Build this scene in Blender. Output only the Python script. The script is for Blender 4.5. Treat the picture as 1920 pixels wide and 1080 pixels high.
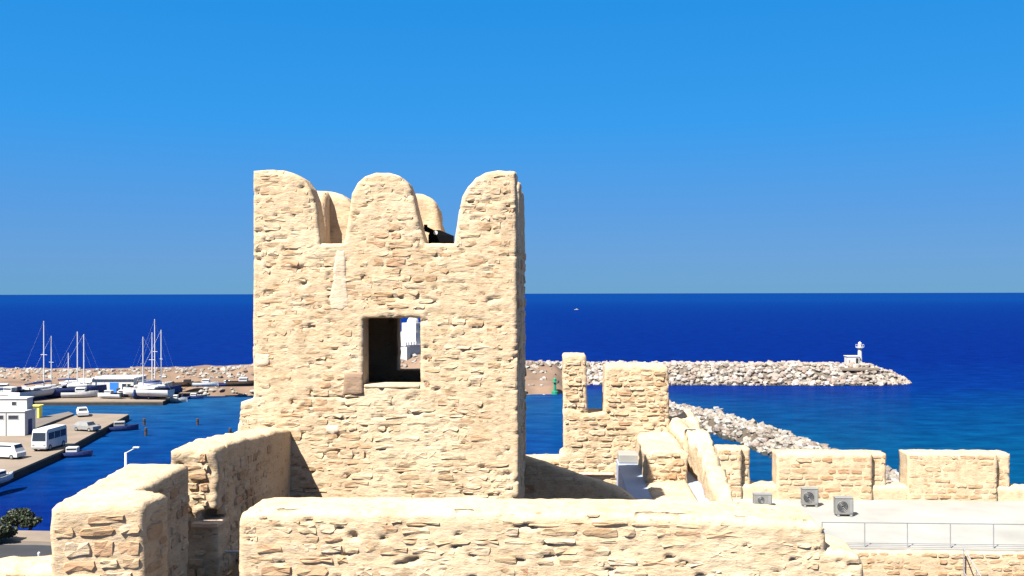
import bpy, math, random
import numpy as np
from mathutils import Matrix, Vector

# ---------------------------------------------------------------- clear
for o in list(bpy.data.objects):
    bpy.data.objects.remove(o)
scene = bpy.context.scene
C = scene.collection
rad = math.radians
EYE = 22.0                      # eye height over the sea
F = 1800.0                      # focal length in photo pixels (1920 wide)

# ---------------------------------------------------------------- camera
cam = bpy.data.cameras.new('camera')
cam.sensor_width = 36.0
cam.lens = 36.0 * F / 1920.0
cam.shift_y = 10.0 / 1920.0
cam.clip_start = 0.1
cam.clip_end = 90000.0
camo = bpy.data.objects.new('camera', cam)
C.objects.link(camo)
camo.location = (0, 0, EYE)
camo.rotation_euler = (rad(90), rad(0.12), 0)
scene.camera = camo

# ---------------------------------------------------------------- light
SUN = Vector((0.50, 0.60, -1.0)).normalized()      # direction the light travels
sun_el = math.asin(-SUN.z)
sun_az = math.atan2(-SUN.x, -SUN.y)                # bearing of the sun from +Y, clockwise
world = bpy.data.worlds.new('World')
scene.world = world
world.use_nodes = True
wn = world.node_tree
for n in list(wn.nodes):
    wn.nodes.remove(n)
sky = wn.nodes.new('ShaderNodeTexSky')
sky.sky_type = 'NISHITA'
sky.sun_disc = False
sky.sun_elevation = sun_el
sky.sun_rotation = sun_az
sky.altitude = 0
sky.air_density = 1.0
sky.dust_density = 0.0
sky.ozone_density = 6.0
# clear-air colours by height over the horizon, blended with the physical sky
tcn = wn.nodes.new('ShaderNodeTexCoord')
sepn = wn.nodes.new('ShaderNodeSeparateXYZ')
grad = wn.nodes.new('ShaderNodeValToRGB')
ge = grad.color_ramp.elements
for p_, c_ in ((0.0, (0.10, 0.355, 0.64)), (0.035, (0.115, 0.35, 0.72)), (0.085, (0.085, 0.34, 0.79)), (0.17, (0.028, 0.345, 0.89)), (0.29, (0.012, 0.30, 0.83)), (0.55, (0.008, 0.15, 0.48)), (1.0, (0.006, 0.085, 0.33))):
    e_ = ge.new(p_)
    e_.color = (*c_, 1)
ge.remove(ge[0])
ge.remove(ge[-1])
gain = wn.nodes.new('ShaderNodeMix')
gain.data_type = 'RGBA'
gain.blend_type = 'MULTIPLY'
gain.inputs[0].default_value = 1.0
gain.inputs[7].default_value = (2.7, 2.72, 2.75, 1)
mixn = wn.nodes.new('ShaderNodeMix')
mixn.data_type = 'RGBA'
mixn.inputs[0].default_value = 0.975
bg = wn.nodes.new('ShaderNodeBackground')
bg.inputs['Strength'].default_value = 0.10
wo = wn.nodes.new('ShaderNodeOutputWorld')
wn.links.new(tcn.outputs['Generated'], sepn.inputs[0])
wn.links.new(sepn.outputs[2], grad.inputs[0])
wn.links.new(grad.outputs[0], gain.inputs[6])
wn.links.new(sky.outputs[0], mixn.inputs[6])
wn.links.new(gain.outputs[2], mixn.inputs[7])
wn.links.new(mixn.outputs[2], bg.inputs[0])
wn.links.new(bg.outputs[0], wo.inputs[0])

sl = bpy.data.lights.new('sun', 'SUN')
sl.energy = 5.0
sl.angle = rad(0.5)
sl.color = (1.0, 0.95, 0.86)
slo = bpy.data.objects.new('sun', sl)
C.objects.link(slo)
slo.location = (-40, -60, 120)
slo.rotation_euler = SUN.to_track_quat('-Z', 'Y').to_euler()

scene.view_settings.view_transform = 'Standard'
scene.view_settings.look = 'None'
scene.view_settings.exposure = 1.74
scene.view_settings.gamma = 1.0
scene.view_settings.use_curve_mapping = False

# ================================================================ helpers
rng = random.Random(7)
nrng = np.random.default_rng(11)
TH = rad(3.0)                   # the fort stands 3 degrees off the view axis
SN, CS = math.sin(TH), math.cos(TH)


def R(px, py, v):
    """where a sight line meets the fort plane v = const: (u, z relative to the eye)"""
    a = (px - 960.0) / F
    t = v / (a * SN + CS)
    return (a * t * CS - t * SN, (550.0 - py) / F * t)


def GP(px, py, zr):
    """where a sight line meets the level zr (relative to the eye), in fort (u, v)"""
    t = -zr * F / (py - 550.0)
    X = (px - 960.0) / F * t
    return (X * CS - t * SN, X * SN + t * CS)


def G(px, py, z=0.0):
    """where a sight line meets the level z (absolute), in world X, Y"""
    t = (EYE - z) * F / (py - 550.0)
    return ((px - 960.0) / F * t, t)


def AT(px, py, depth):
    return ((px - 960.0) / F * depth, depth, EYE + (550.0 - py) / F * depth)


def _hash(ix, iy, iz, seed):
    h = (ix * 374761393 + iy * 668265263 + iz * 2147483647 + seed * 1274126177) & 0xffffffff
    h = ((h ^ (h >> 13)) * 1274126177) & 0xffffffff
    h = ((h ^ (h >> 16)) * 2246822519) & 0xffffffff
    return (h & 0xffff) / 65535.0


def noise3(p, scale, seed=0):
    """value noise in -1..1 on an (n,3) array"""
    q = np.asarray(p, dtype=np.float64) / scale + 1000.0
    i = np.floor(q).astype(np.int64)
    f = q - i
    f = f * f * (3 - 2 * f)
    out = 0
    for dx in (0, 1):
        for dy in (0, 1):
            for dz in (0, 1):
                w = (f[:, 0] if dx else 1 - f[:, 0]) * (f[:, 1] if dy else 1 - f[:, 1]) * (f[:, 2] if dz else 1 - f[:, 2])
                out = out + w * _hash(i[:, 0] + dx, i[:, 1] + dy, i[:, 2] + dz, seed)
    return out * 2 - 1


def mesh(name, verts, faces, mat=None, smooth=False):
    me = bpy.data.meshes.new(name)
    me.from_pydata([tuple(map(float, v)) for v in verts], [], [tuple(map(int, f)) for f in faces])
    if mat:
        me.materials.append(mat)
    if smooth:
        me.polygons.foreach_set('use_smooth', [True] * len(me.polygons))
    me.update()
    return me


def link(name, me, parent=None, loc=None):
    o = bpy.data.objects.new(name, me)
    C.objects.link(o)
    if parent:
        o.parent = parent
    if loc is not None:
        o.location = loc
    return o


def tag(o, label, cat, group=None):
    o['label'] = label
    o['category'] = cat
    if group:
        o['group'] = group
    return o


def thing(name, label, cat, loc=(0, 0, 0), rotz=0.0, group=None):
    o = bpy.data.objects.new(name, None)
    C.objects.link(o)
    o.empty_display_size = 0.3
    o.location = loc
    o.rotation_euler = (0, 0, rotz)
    return tag(o, label, cat, group)


def struct(o):
    o['kind'] = 'structure'
    return o


def stuff(o):
    o['kind'] = 'stuff'
    return o


class MB:
    def __init__(self):
        self.v, self.f = [], []

    def add(self, vs, fs):
        n = len(self.v)
        self.v += [tuple(v) for v in vs]
        self.f += [tuple(i + n for i in f) for f in fs]
        return self

    def box(self, x0, x1, y0, y1, z0, z1, taper=0.0):
        t = taper
        vs = [(x0, y0, z0), (x1, y0, z0), (x1, y1, z0), (x0, y1, z0),
              (x0 + t, y0 + t, z1), (x1 - t, y0 + t, z1), (x1 - t, y1 - t, z1), (x0 + t, y1 - t, z1)]
        return self.add(vs, [(3, 2, 1, 0), (4, 5, 6, 7), (0, 1, 5, 4), (1, 2, 6, 5), (2, 3, 7, 6), (3, 0, 4, 7)])

    def bbox(self, x0, x1, y0, y1, z0, z1, b=0.03):
        """a box with chamfered edges"""
        xs, ys, zs = (x0, x1), (y0, y1), (z0, z1)
        vs, idx = [], {}
        for i in (0, 1):
            for j in (0, 1):
                for k in (0, 1):
                    for ax in range(3):
                        p = [xs[i] + (b if i == 0 else -b), ys[j] + (b if j == 0 else -b), zs[k] + (b if k == 0 else -b)]
                        p[ax] = (xs[i], ys[j], zs[k])[ax]
                        idx[(i, j, k, ax)] = len(vs)
                        vs.append(tuple(p))
        fs = []
        for k in (0, 1):
            fs.append([idx[(0, 0, k, 2)], idx[(1, 0, k, 2)], idx[(1, 1, k, 2)], idx[(0, 1, k, 2)]])
            fs.append([idx[(0, k, 0, 1)], idx[(1, k, 0, 1)], idx[(1, k, 1, 1)], idx[(0, k, 1, 1)]])
            fs.append([idx[(k, 0, 0, 0)], idx[(k, 1, 0, 0)], idx[(k, 1, 1, 0)], idx[(k, 0, 1, 0)]])
        for a in (0, 1):
            for c in (0, 1):
                fs.append([idx[(0, a, c, 1)], idx[(1, a, c, 1)], idx[(1, a, c, 2)], idx[(0, a, c, 2)]])
                fs.append([idx[(a, 0, c, 0)], idx[(a, 1, c, 0)], idx[(a, 1, c, 2)], idx[(a, 0, c, 2)]])
                fs.append([idx[(a, c, 0, 0)], idx[(a, c, 1, 0)], idx[(a, c, 1, 1)], idx[(a, c, 0, 1)]])
        for i in (0, 1):
            for j in (0, 1):
                for k in (0, 1):
                    fs.append([idx[(i, j, k, 0)], idx[(i, j, k, 1)], idx[(i, j, k, 2)]])
        cx = np.array([(x0 + x1) / 2, (y0 + y1) / 2, (z0 + z1) / 2])
        out = []
        for f in fs:
            p = np.array([vs[i] for i in f])
            nn = np.cross(p[1] - p[0], p[2] - p[0])
            out.append(tuple(f) if np.dot(nn, p.mean(0) - cx) > 0 else tuple(reversed(f)))
        return self.add(vs, out)

    def prism(self, pts, z0, z1):
        n = len(pts)
        a = sum(pts[i][0] * pts[(i + 1) % n][1] - pts[(i + 1) % n][0] * pts[i][1] for i in range(n))
        if a < 0:
            pts = pts[::-1]
        vs = [(p[0], p[1], z0) for p in pts] + [(p[0], p[1], z1) for p in pts]
        fs = [tuple(range(n - 1, -1, -1)), tuple(range(n, 2 * n))]
        fs += [(i, (i + 1) % n, n + (i + 1) % n, n + i) for i in range(n)]
        return self.add(vs, fs)

    def tube(self, p0, p1, r0, r1=None, n=8):
        r1 = r0 if r1 is None else r1
        a, b = Vector(p0), Vector(p1)
        q = (b - a).to_track_quat('Z', 'Y')
        vs = []
        for c, r in ((a, r0), (b, r1)):
            for i in range(n):
                t = 2 * math.pi * i / n
                vs.append(tuple(c + q @ Vector((r * math.cos(t), r * math.sin(t), 0))))
        fs = [(i, (i + 1) % n, n + (i + 1) % n, n + i) for i in range(n)]
        fs += [tuple(range(n - 1, -1, -1)), tuple(range(n, 2 * n))]
        return self.add(vs, fs)

    def lathe(self, prof, n=20, c=(0, 0, 0)):
        vs, fs = [], []
        for r, z in prof:
            for i in range(n):
                t = 2 * math.pi * i / n
                vs.append((c[0] + r * math.cos(t), c[1] + r * math.sin(t), c[2] + z))
        for k in range(len(prof) - 1):
            for i in range(n):
                j = (i + 1) % n
                fs.append((k * n + i, k * n + j, (k + 1) * n + j, (k + 1) * n + i))
        fs.append(tuple(range(n - 1, -1, -1)))
        fs.append(tuple(range((len(prof) - 1) * n, len(prof) * n)))
        return self.add(vs, fs)

    def build(self, name, mat, parent=None, smooth=False, loc=None):
        return link(name, mesh(name, self.v, self.f, mat, smooth), parent, loc)


# ================================================================ materials
def newmat(name):
    m = bpy.data.materials.new(name)
    m.use_nodes = True
    nt = m.node_tree
    b = nt.nodes['Principled BSDF']
    return m, nt, b


def node(nt, t, **kw):
    n = nt.nodes.new(t)
    for k, v in kw.items():
        setattr(n, k, v)
    return n


def ramp(nt, fac, stops):
    r = node(nt, 'ShaderNodeValToRGB')
    e = r.color_ramp.elements
    while len(e) > 1:
        e.remove(e[-1])
    e[0].position = stops[0][0]
    e[0].color = (*stops[0][1], 1)
    for p, c in stops[1:]:
        x = e.new(p)
        x.color = (*c, 1)
    nt.links.new(fac, r.inputs[0])
    return r.outputs[0]


def mixc(nt, fac, a, b, blend='MIX'):
    n = node(nt, 'ShaderNodeMix', data_type='RGBA', blend_type=blend)
    for s, i in ((fac, 0), (a, 6), (b, 7)):
        if isinstance(s, (int, float)):
            n.inputs[i].default_value = s
        elif isinstance(s, tuple):
            n.inputs[i].default_value = (*s, 1)
        else:
            nt.links.new(s, n.inputs[i])
    return n.outputs[2]


def math_(nt, op, a, b=0.0, c=None):
    n = node(nt, 'ShaderNodeMath', operation=op)
    for i, s in enumerate((a, b, c)):
        if s is None:
            continue
        if isinstance(s, (int, float)):
            n.inputs[i].default_value = s
        else:
            nt.links.new(s, n.inputs[i])
    return n.outputs[0]


def noisetex(nt, scale, detail=4, rough=0.55, stretch=None, coord=None):
    n = node(nt, 'ShaderNodeTexNoise')
    n.inputs['Scale'].default_value = scale
    n.inputs['Detail'].default_value = detail
    n.inputs['Roughness'].default_value = rough
    if coord is None:
        coord = node(nt, 'ShaderNodeNewGeometry').outputs['Position']
    if stretch:
        mp = node(nt, 'ShaderNodeMapping')
        mp.inputs['Scale'].default_value = stretch
        nt.links.new(coord, mp.inputs[0])
        coord = mp.outputs[0]
    nt.links.new(coord, n.inputs['Vector'])
    return n.outputs['Fac']


def bump(nt, b, h, dist, strength=1.0, prev=None):
    n = node(nt, 'ShaderNodeBump')
    n.inputs['Distance'].default_value = dist
    n.inputs['Strength'].default_value = strength
    nt.links.new(h, n.inputs['Height'])
    if prev is not None:
        nt.links.new(prev, n.inputs['Normal'])
    nt.links.new(n.outputs[0], b.inputs['Normal'])
    return n.outputs[0]


def stone_mat(name, cols, size=1.0, pit=0.5, rnd=0.75, bumpd=0.010, patch=(0.66, 0.55, 0.38)):
    """weathered limestone: cols = three base colours dark..light"""
    m, nt, b = newmat(name)
    oi = node(nt, 'ShaderNodeObjectInfo').outputs['Random']
    ri = node(nt, 'ShaderNodeNewGeometry').outputs['Random Per Island']
    r = math_(nt, 'FRACT', math_(nt, 'MULTIPLY_ADD', ri, 3.77, oi))
    big = noisetex(nt, 0.9 * size, 3)
    mid = noisetex(nt, 5.0 * size, 5, 0.65, (1, 1, 2.0))
    k = math_(nt, 'ADD', math_(nt, 'MULTIPLY', r, rnd), math_(nt, 'MULTIPLY', mid, 1.0 - rnd * 0.5))
    k = math_(nt, 'MULTIPLY', k, 1.0 / (1.0 + rnd * 0.5))
    pale = tuple(min(1, c * f) for c, f in zip(cols[2], (1.02, 1.07, 1.14)))
    rosy = tuple(c * f for c, f in zip(cols[1], (0.98, 0.86, 0.84)))
    base = ramp(nt, k, [(0.16, cols[0]), (0.30, cols[1]), (0.46, cols[2]), (0.57, pale), (0.64, cols[1]), (0.76, rosy)])
    pk = ramp(nt, big, [(0.48, (0, 0, 0)), (0.66, (1, 1, 1))])
    base = mixc(nt, math_(nt, 'MULTIPLY', pk, 0.75), base, patch)
    fine = noisetex(nt, 17.0 * size, 5, 0.72, (.62, .62, 2.0))
    pits = ramp(nt, fine, [(0.34, (1, 1, 1)), (0.42, (0, 0, 0))])
    base = mixc(nt, math_(nt, 'MULTIPLY', pits, pit), base, tuple(c * 0.45 for c in cols[0]))
    # rain-washed grey weathering in vertical runs, and greyer blotches
    run = noisetex(nt, 2.4 * size, 4, 0.6, (1.0, 1.0, 0.28))
    rk = ramp(nt, run, [(0.54, (0, 0, 0)), (0.72, (1, 1, 1))])
    base = mixc(nt, math_(nt, 'MULTIPLY', rk, 0.42), base, tuple(c * f for c, f in zip(cols[0], (0.72, 0.80, 0.88))))
    nt.links.new(base, b.inputs['Base Color'])
    b.inputs['Roughness'].default_value = 0.95
    b.inputs['Specular IOR Level'].default_value = 0.1
    n1 = bump(nt, b, mid, bumpd * 2.2, 0.9)
    bump(nt, b, fine, bumpd, 0.8, n1)
    return m


def plain_mat(name, col, rough=0.7, var=0.12, scale=3.0, metal=0.0, spec=0.3, bumpd=0.0):
    m, nt, b = newmat(name)
    tc = node(nt, 'ShaderNodeTexCoord').outputs['Object']
    n = noisetex(nt, scale, 5, 0.6, None, tc)
    lo = tuple(c * (1 - var) for c in col)
    hi = tuple(min(1.0, c * (1 + var)) for c in col)
    nt.links.new(ramp(nt, n, [(0.3, lo), (0.7, hi)]), b.inputs['Base Color'])
    b.inputs['Roughness'].default_value = rough
    b.inputs['Metallic'].default_value = metal
    b.inputs['Specular IOR Level'].default_value = spec
    if bumpd:
        bump(nt, b, n, bumpd)
    return m


M = {}
M['stone'] = stone_mat('limestone_block', ((0.2585, 0.1548, 0.08265), (0.3364, 0.2371, 0.1456), (0.4046, 0.3086, 0.2048)), patch=(0.4388, 0.3527, 0.2426))
M['mortar'] = stone_mat('lime_mortar', ((0.2925, 0.196, 0.1123), (0.3461, 0.2498, 0.1545), (0.3998, 0.2987, 0.193)), rnd=0.0, pit=0.75, patch=(0.4486, 0.3624, 0.2515))
M['stone_far'] = stone_mat('limestone_far', ((0.2346, 0.1417, 0.07554), (0.3215, 0.2164, 0.1269), (0.3823, 0.2729, 0.1751)), pit=0.5, patch=(0.3823, 0.2765, 0.1813))
M['plaster'] = stone_mat('lime_plaster', ((0.3823, 0.2765, 0.1813), (0.4344, 0.3226, 0.2236), (0.4778, 0.3615, 0.2597)), rnd=0.0, pit=0.35, patch=(0.4692, 0.3545, 0.2539))
M['grey_stone'] = stone_mat('grey_block', ((0.1693, 0.1122, 0.074), (0.2049, 0.1412, 0.09418), (0.2406, 0.1664, 0.1144)), rnd=0.2, patch=(0.2138, 0.1447, 0.09754))
M['shade_flagstone'] = plain_mat('shade_dark_flagstone', (0.075, 0.055, 0.04), 0.9, 0.3, 1.5, bumpd=0.02)  # floor colour darkened to stand in for shade and cut bounced light
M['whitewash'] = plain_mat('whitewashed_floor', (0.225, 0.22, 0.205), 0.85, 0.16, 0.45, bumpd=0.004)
M['blue_shade'] = plain_mat('shade_tinted_floor', (0.215, 0.265, 0.37), 0.85, 0.08, 0.9, bumpd=0.004)  # white floor, its blue skylit shade put into the base colour
M['casing'] = plain_mat('weathered_casing', (0.15, 0.148, 0.14), 0.6, 0.15, 4.0)
M['rail'] = plain_mat('grey_rail_paint', (0.19, 0.19, 0.20), 0.5, 0.1, 3.0)
M['rock_gap_shade'] = stone_mat('shade_dark_rubble', ((0.04, 0.031, 0.024), (0.075, 0.06, 0.047), (0.14, 0.115, 0.09)), size=0.25, rnd=1.0, bumpd=0.08, patch=(0.08, 0.065, 0.05))  # mole core darkened to paint shade into the gaps between boulders
M['rock'] = stone_mat('breakwater_rock', ((0.1291, 0.1049, 0.08755), (0.2176, 0.1902, 0.165), (0.2857, 0.259, 0.2322)), size=0.25, rnd=1.0, bumpd=0.08, patch=(0.2448, 0.2165, 0.1818))
M['rock_warm'] = stone_mat('mole_rock', ((0.1164, 0.09191, 0.07739), (0.1919, 0.1724, 0.1505), (0.2604, 0.2489, 0.228)), size=0.25, rnd=1.0, bumpd=0.08, patch=(0.2262, 0.2067, 0.1718))
M['sand'] = plain_mat('sandy_ground', (0.1276, 0.08553, 0.05989), 0.95, 0.30, 0.12, bumpd=0.15)
M['concrete'] = plain_mat('quay_concrete', (0.1508, 0.1193, 0.0925), 0.9, 0.16, 0.25, bumpd=0.02)
M['concrete_grey'] = plain_mat('grey_concrete', (0.0986, 0.0848, 0.075), 0.9, 0.16, 0.3, bumpd=0.02)
M['dark_waterside'] = plain_mat('dark_waterside_face', (0.0217, 0.02046, 0.01736), 0.8, 0.4, 0.6, bumpd=0.05)  # one dark tone for quay faces and waterline stones
M['shadow_dark_asphalt'] = plain_mat('shadow_dark_asphalt', (0.0217, 0.02232, 0.02604), 0.85, 0.2, 0.5, bumpd=0.005)  # road asphalt, with the shadow across it put into its dark tone
M['white'] = plain_mat('white_paint', (0.3906, 0.3906, 0.3941), 0.5, 0.05, 1.0)
M['white_wall'] = plain_mat('white_render', (0.378, 0.3717, 0.365), 0.85, 0.06, 0.6)
M['grey'] = plain_mat('grey_metal', (0.2232, 0.2232, 0.2232), 0.5, 0.1, 2.0, 0.3)
M['steel'] = plain_mat('galvanised_steel', (0.341, 0.3472, 0.3534), 0.4, 0.08, 3.0, 0.6)
M['dark'] = plain_mat('dark_plastic', (0.02, 0.021, 0.024), 0.5, 0.2, 3.0)
M['black'] = plain_mat('black_metal', (0.004, 0.004, 0.005), 0.9, 0.2, 6.0, 0.0, 0.03)
M['glass'] = plain_mat('dark_glass', (0.02, 0.025, 0.035), 0.08, 0.1, 1.0, 0.0, 0.5)
M['blue'] = plain_mat('blue_paint', (0.02, 0.12, 0.42), 0.5, 0.1, 1.0)
M['navy'] = plain_mat('navy_canvas', (0.015, 0.03, 0.11), 0.7, 0.15, 2.0)
M['yellow'] = plain_mat('yellow_paint', (0.72, 0.60, 0.10), 0.5, 0.1, 1.5)
M['green'] = plain_mat('green_paint', (0.015, 0.16, 0.09), 0.5, 0.15, 1.5)
M['wood'] = plain_mat('weathered_wood', (0.0456, 0.0285, 0.0171), 0.85, 0.3, 2.0)
M['rubber'] = plain_mat('rubber', (0.015, 0.015, 0.015), 0.85, 0.1, 5.0)
M['red'] = plain_mat('red_paint', (0.34, 0.05, 0.03), 0.55, 0.15, 2.0)
M['bark'] = plain_mat('bark', (0.10, 0.075, 0.05), 0.9, 0.3, 6.0)


def leaf_mat(name, a, b_):
    m, nt, b = newmat(name)
    ri = node(nt, 'ShaderNodeNewGeometry').outputs['Random Per Island']
    nt.links.new(ramp(nt, ri, [(0.1, a), (0.9, b_)]), b.inputs['Base Color'])
    b.inputs['Roughness'].default_value = 0.6
    return m


M['leaf'] = leaf_mat('dark_foliage', (0.008, 0.014, 0.005), (0.026, 0.036, 0.011))


def sea_mat():
    m, nt, b = newmat('sea_water')
    g = node(nt, 'ShaderNodeNewGeometry').outputs['Position']
    sep = node(nt, 'ShaderNodeSeparateXYZ')
    nt.links.new(g, sep.inputs[0])
    x, y = sep.outputs[0], sep.outputs[1]
    wob = noisetex(nt, 0.02, 3)
    yy = math_(nt, 'MULTIPLY_ADD', math_(nt, 'SUBTRACT', wob, 0.5), 60.0, y)
    # open deep water beyond the moles, greener shallows inside them
    xx = math_(nt, 'MULTIPLY_ADD', math_(nt, 'SUBTRACT', wob, 0.5), 40.0, x)
    east = ramp(nt, math_(nt, 'DIVIDE', xx, 160.0), [(0.0, (0, 0, 0)), (0.25, (1, 1, 1))])
    shal = ramp(nt, math_(nt, 'DIVIDE', math_(nt, 'ADD', yy, 0.0), 400.0),
                [(0.28, (0.00033, 0.0303, 0.08326)), (0.42, (0.000275, 0.02107, 0.08176)), (0.56, (0.00022, 0.009694, 0.08425)), (0.8, (0.000165, 0.00593, 0.07702))])
    harb = ramp(nt, math_(nt, 'DIVIDE', yy, 400.0),
                [(0.24, (0.000594, 0.007385, 0.07273)), (0.36, (0.00099, 0.0203, 0.09366)), (0.49, (0.00396, 0.03323, 0.09918)), (0.55, (0.000495, 0.007776, 0.08143))])
    deep = mixc(nt, east, harb, shal)
    far = ramp(nt, math_(nt, 'DIVIDE', y, 6000.0), [(0.04, (0, 0, 0)), (0.45, (1, 1, 1))])
    col = mixc(nt, far, deep, (0.0003, 0.0165, 0.1000))
    # wind streaks
    st = noisetex(nt, 0.06, 5, 0.6, (0.35, 1.0, 1.0))
    col = mixc(nt, math_(nt, 'MULTIPLY', st, 0.6), col, mixc(nt, 1.0, col, (1.5, 1.45, 1.25), 'MULTIPLY'))
    rip = noisetex(nt, 0.33, 5, 0.7, (0.45, 1.0, 1.0))
    rv = ramp(nt, rip, [(0.32, (0.62, 0.62, 0.72)), (0.50, (1, 1, 1)), (0.68, (1.6, 1.5, 1.3))])
    col = mixc(nt, 1.0, col, rv, 'MULTIPLY')
    # wind-roughened sea: body colour with a small, broad share of mirrored sky
    w1 = noisetex(nt, 0.8, 4, 0.6, (0.6, 1.0, 1.0))
    bp_ = bump(nt, b, w1, 0.35, 0.6)
    df = node(nt, 'ShaderNodeBsdfDiffuse')
    gl = node(nt, 'ShaderNodeBsdfGlossy')
    gl.inputs['Roughness'].default_value = 0.12
    mx = node(nt, 'ShaderNodeMixShader')
    mx.inputs[0].default_value = 0.045
    nt.links.new(col, df.inputs['Color'])
    nt.links.new(bp_, gl.inputs['Normal'])
    nt.links.new(df.outputs[0], mx.inputs[1])
    nt.links.new(gl.outputs[0], mx.inputs[2])
    nt.links.new(mx.outputs[0], nt.nodes['Material Output'].inputs['Surface'])
    nt.nodes.remove(b)
    return m


M['sea'] = sea_mat()

# ================================================================ masonry
def pip(P, poly):
    x, y = P[:, 0], P[:, 1]
    ins = np.zeros(len(P), bool)
    n = len(poly)
    for i in range(n):
        x0, y0 = poly[i]
        x1, y1 = poly[(i + 1) % n]
        if y0 == y1:
            continue
        c = ((y0 > y) != (y1 > y)) & (x < (x1 - x0) * (y - y0) / (y1 - y0) + x0)
        ins ^= c
    return ins


def nearest(P, loops):
    best = np.full(len(P), 1e9)
    bp = P.copy()
    for L in loops:
        n = len(L)
        for i in range(n):
            a = np.array(L[i], float)
            d = np.array(L[(i + 1) % n], float) - a
            l2 = d @ d
            if l2 < 1e-12:
                continue
            t = np.clip(((P - a) @ d) / l2, 0, 1)
            q = a + t[:, None] * d
            e = np.hypot(*(P - q).T)
            k = e < best
            best[k] = e[k]
            bp[k] = q[k]
    return best, bp


def slab(loops, t0, t1, cell, rnd0, rnd1, nt, frame, amp=0.016, pitamp=0.03, seed=1, warp=None):
    """A weathered solid: an outline (loops[0], holes after it) in a plane, pushed from t0 to t1.
    rnd0 / rnd1 round the edges at either end; frame maps (a, b, t) arrays to fort (u, v, z)."""
    A = np.array(loops[0], float)
    lo, hi = A.min(0), A.max(0)
    na = max(2, int(round((hi[0] - lo[0]) / cell)))
    nb = max(2, int(round((hi[1] - lo[1]) / cell)))
    ga = np.linspace(lo[0], hi[0], na + 1)
    gb = np.linspace(lo[1], hi[1], nb + 1)
    aa, bb = np.meshgrid(ga, gb, indexing='ij')
    P = np.stack([aa.ravel(), bb.ravel()], 1)
    cc = np.stack([(aa[:-1, :-1] + aa[1:, 1:]).ravel() / 2, (bb[:-1, :-1] + bb[1:, 1:]).ravel() / 2], 1)
    keep = pip(cc, loops[0])
    for h in loops[1:]:
        keep &= ~pip(cc, h)
    ii, jj = np.meshgrid(np.arange(na), np.arange(nb), indexing='ij')
    ii, jj = ii.ravel()[keep], jj.ravel()[keep]
    idx = lambda i, j: i * (nb + 1) + j
    quads = np.stack([idx(ii, jj), idx(ii + 1, jj), idx(ii + 1, jj + 1), idx(ii, jj + 1)], 1)
    # boundary edges
    e = np.concatenate([quads[:, [k, (k + 1) % 4]] for k in range(4)])
    key = {}
    for a, b in e:
        key[(a, b)] = True
    bed = [(a, b) for (a, b) in key if (b, a) not in key]
    bset = np.unique(np.array(bed).ravel())
    dist, near = nearest(P, loops)
    P[bset] = near[bset]
    dist, near = nearest(P, loops)
    dist[bset] = 0
    used = np.unique(quads)
    remap = -np.ones(len(P), int)
    remap[used] = np.arange(len(used))
    quads = remap[quads]
    bed = [(remap[a], remap[b]) for a, b in bed]
    P = P[used]
    dist = dist[used]
    n = len(P)

    def off(r):
        if r <= 0:
            return np.zeros(n)
        d = np.clip(dist, 0, r)
        return r - np.sqrt(np.maximum(0, r * r - (r - d) ** 2))
    s = 1 if t1 > t0 else -1
    T0 = t0 + s * off(rnd0)
    T1 = t1 - s * off(rnd1)
    V = [np.column_stack([P, T0]), np.column_stack([P, T1])]
    Fc = [quads[:, ::-1], quads + n]
    # side walls
    bv = sorted({a for a, b in bed} | {b for a, b in bed})
    loc = {a: k for k, a in enumerate(bv)}
    nb_ = len(bv)
    rows = []
    for r in range(1, nt):
        t = T0[bv] + (T1[bv] - T0[bv]) * r / nt
        V.append(np.column_stack([P[bv], t]))
        rows.append(2 * n + (r - 1) * nb_)
    def rid(r, a):
        if r == 0:
            return a
        if r == nt:
            return a + n
        return rows[r - 1] + loc[a]
    side = [(rid(r, a), rid(r, b), rid(r + 1, b), rid(r + 1, a)) for r in range(nt) for a, b in bed]
    V = np.concatenate(V)
    W = frame(V[:, 0], V[:, 1], V[:, 2])
    if warp is not None:
        W = warp(W)
    for k in range(3):
        W[:, k] += amp * noise3(W, 0.22, seed + k) + amp * 0.8 * noise3(W, 0.075, seed + 10 + k)
    W += (0.9 * amp) * np.stack([noise3(W, 0.9, seed + 20 + k) for k in range(3)], 1)
    if pitamp:
        # hollows in the outer sheet
        pn = noise3(W * np.array([.6, .6, 2.1]), max(0.085, cell * 2.1), seed + 31)
        d = np.clip((pn - 0.54) / 0.16, 0, 1) * pitamp
        tdir = frame(np.array([0.0, 0.0]), np.array([0.0, 0.0]), np.array([0.0, 1.0]))
        tdir = tdir[1] - tdir[0]
        W[:n] += d[:n, None] * s * tdir
    faces = list(map(tuple, Fc[0])) + list(map(tuple, Fc[1])) + side
    # orientation of the mapping
    fa = frame(np.array([0., 1, 0, 0]), np.array([0., 0, 1, 0]), np.array([0., 0, 0, 1]))
    det = np.linalg.det(np.stack([fa[1] - fa[0], fa[2] - fa[0], fa[3] - fa[0]]))
    if det * s < 0:
        faces = [tuple(reversed(f)) for f in faces]
    return W, faces


ELEV = lambda a, b, t: np.column_stack([a, t, b])          # outline in (u, z), pushed along v
SIDE = lambda a, b, t: np.column_stack([t, a, b])          # outline in (v, z), pushed along u
PLAN = lambda a, b, t: np.column_stack([a, b, t])          # outline in (u, v), pushed along z

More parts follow.
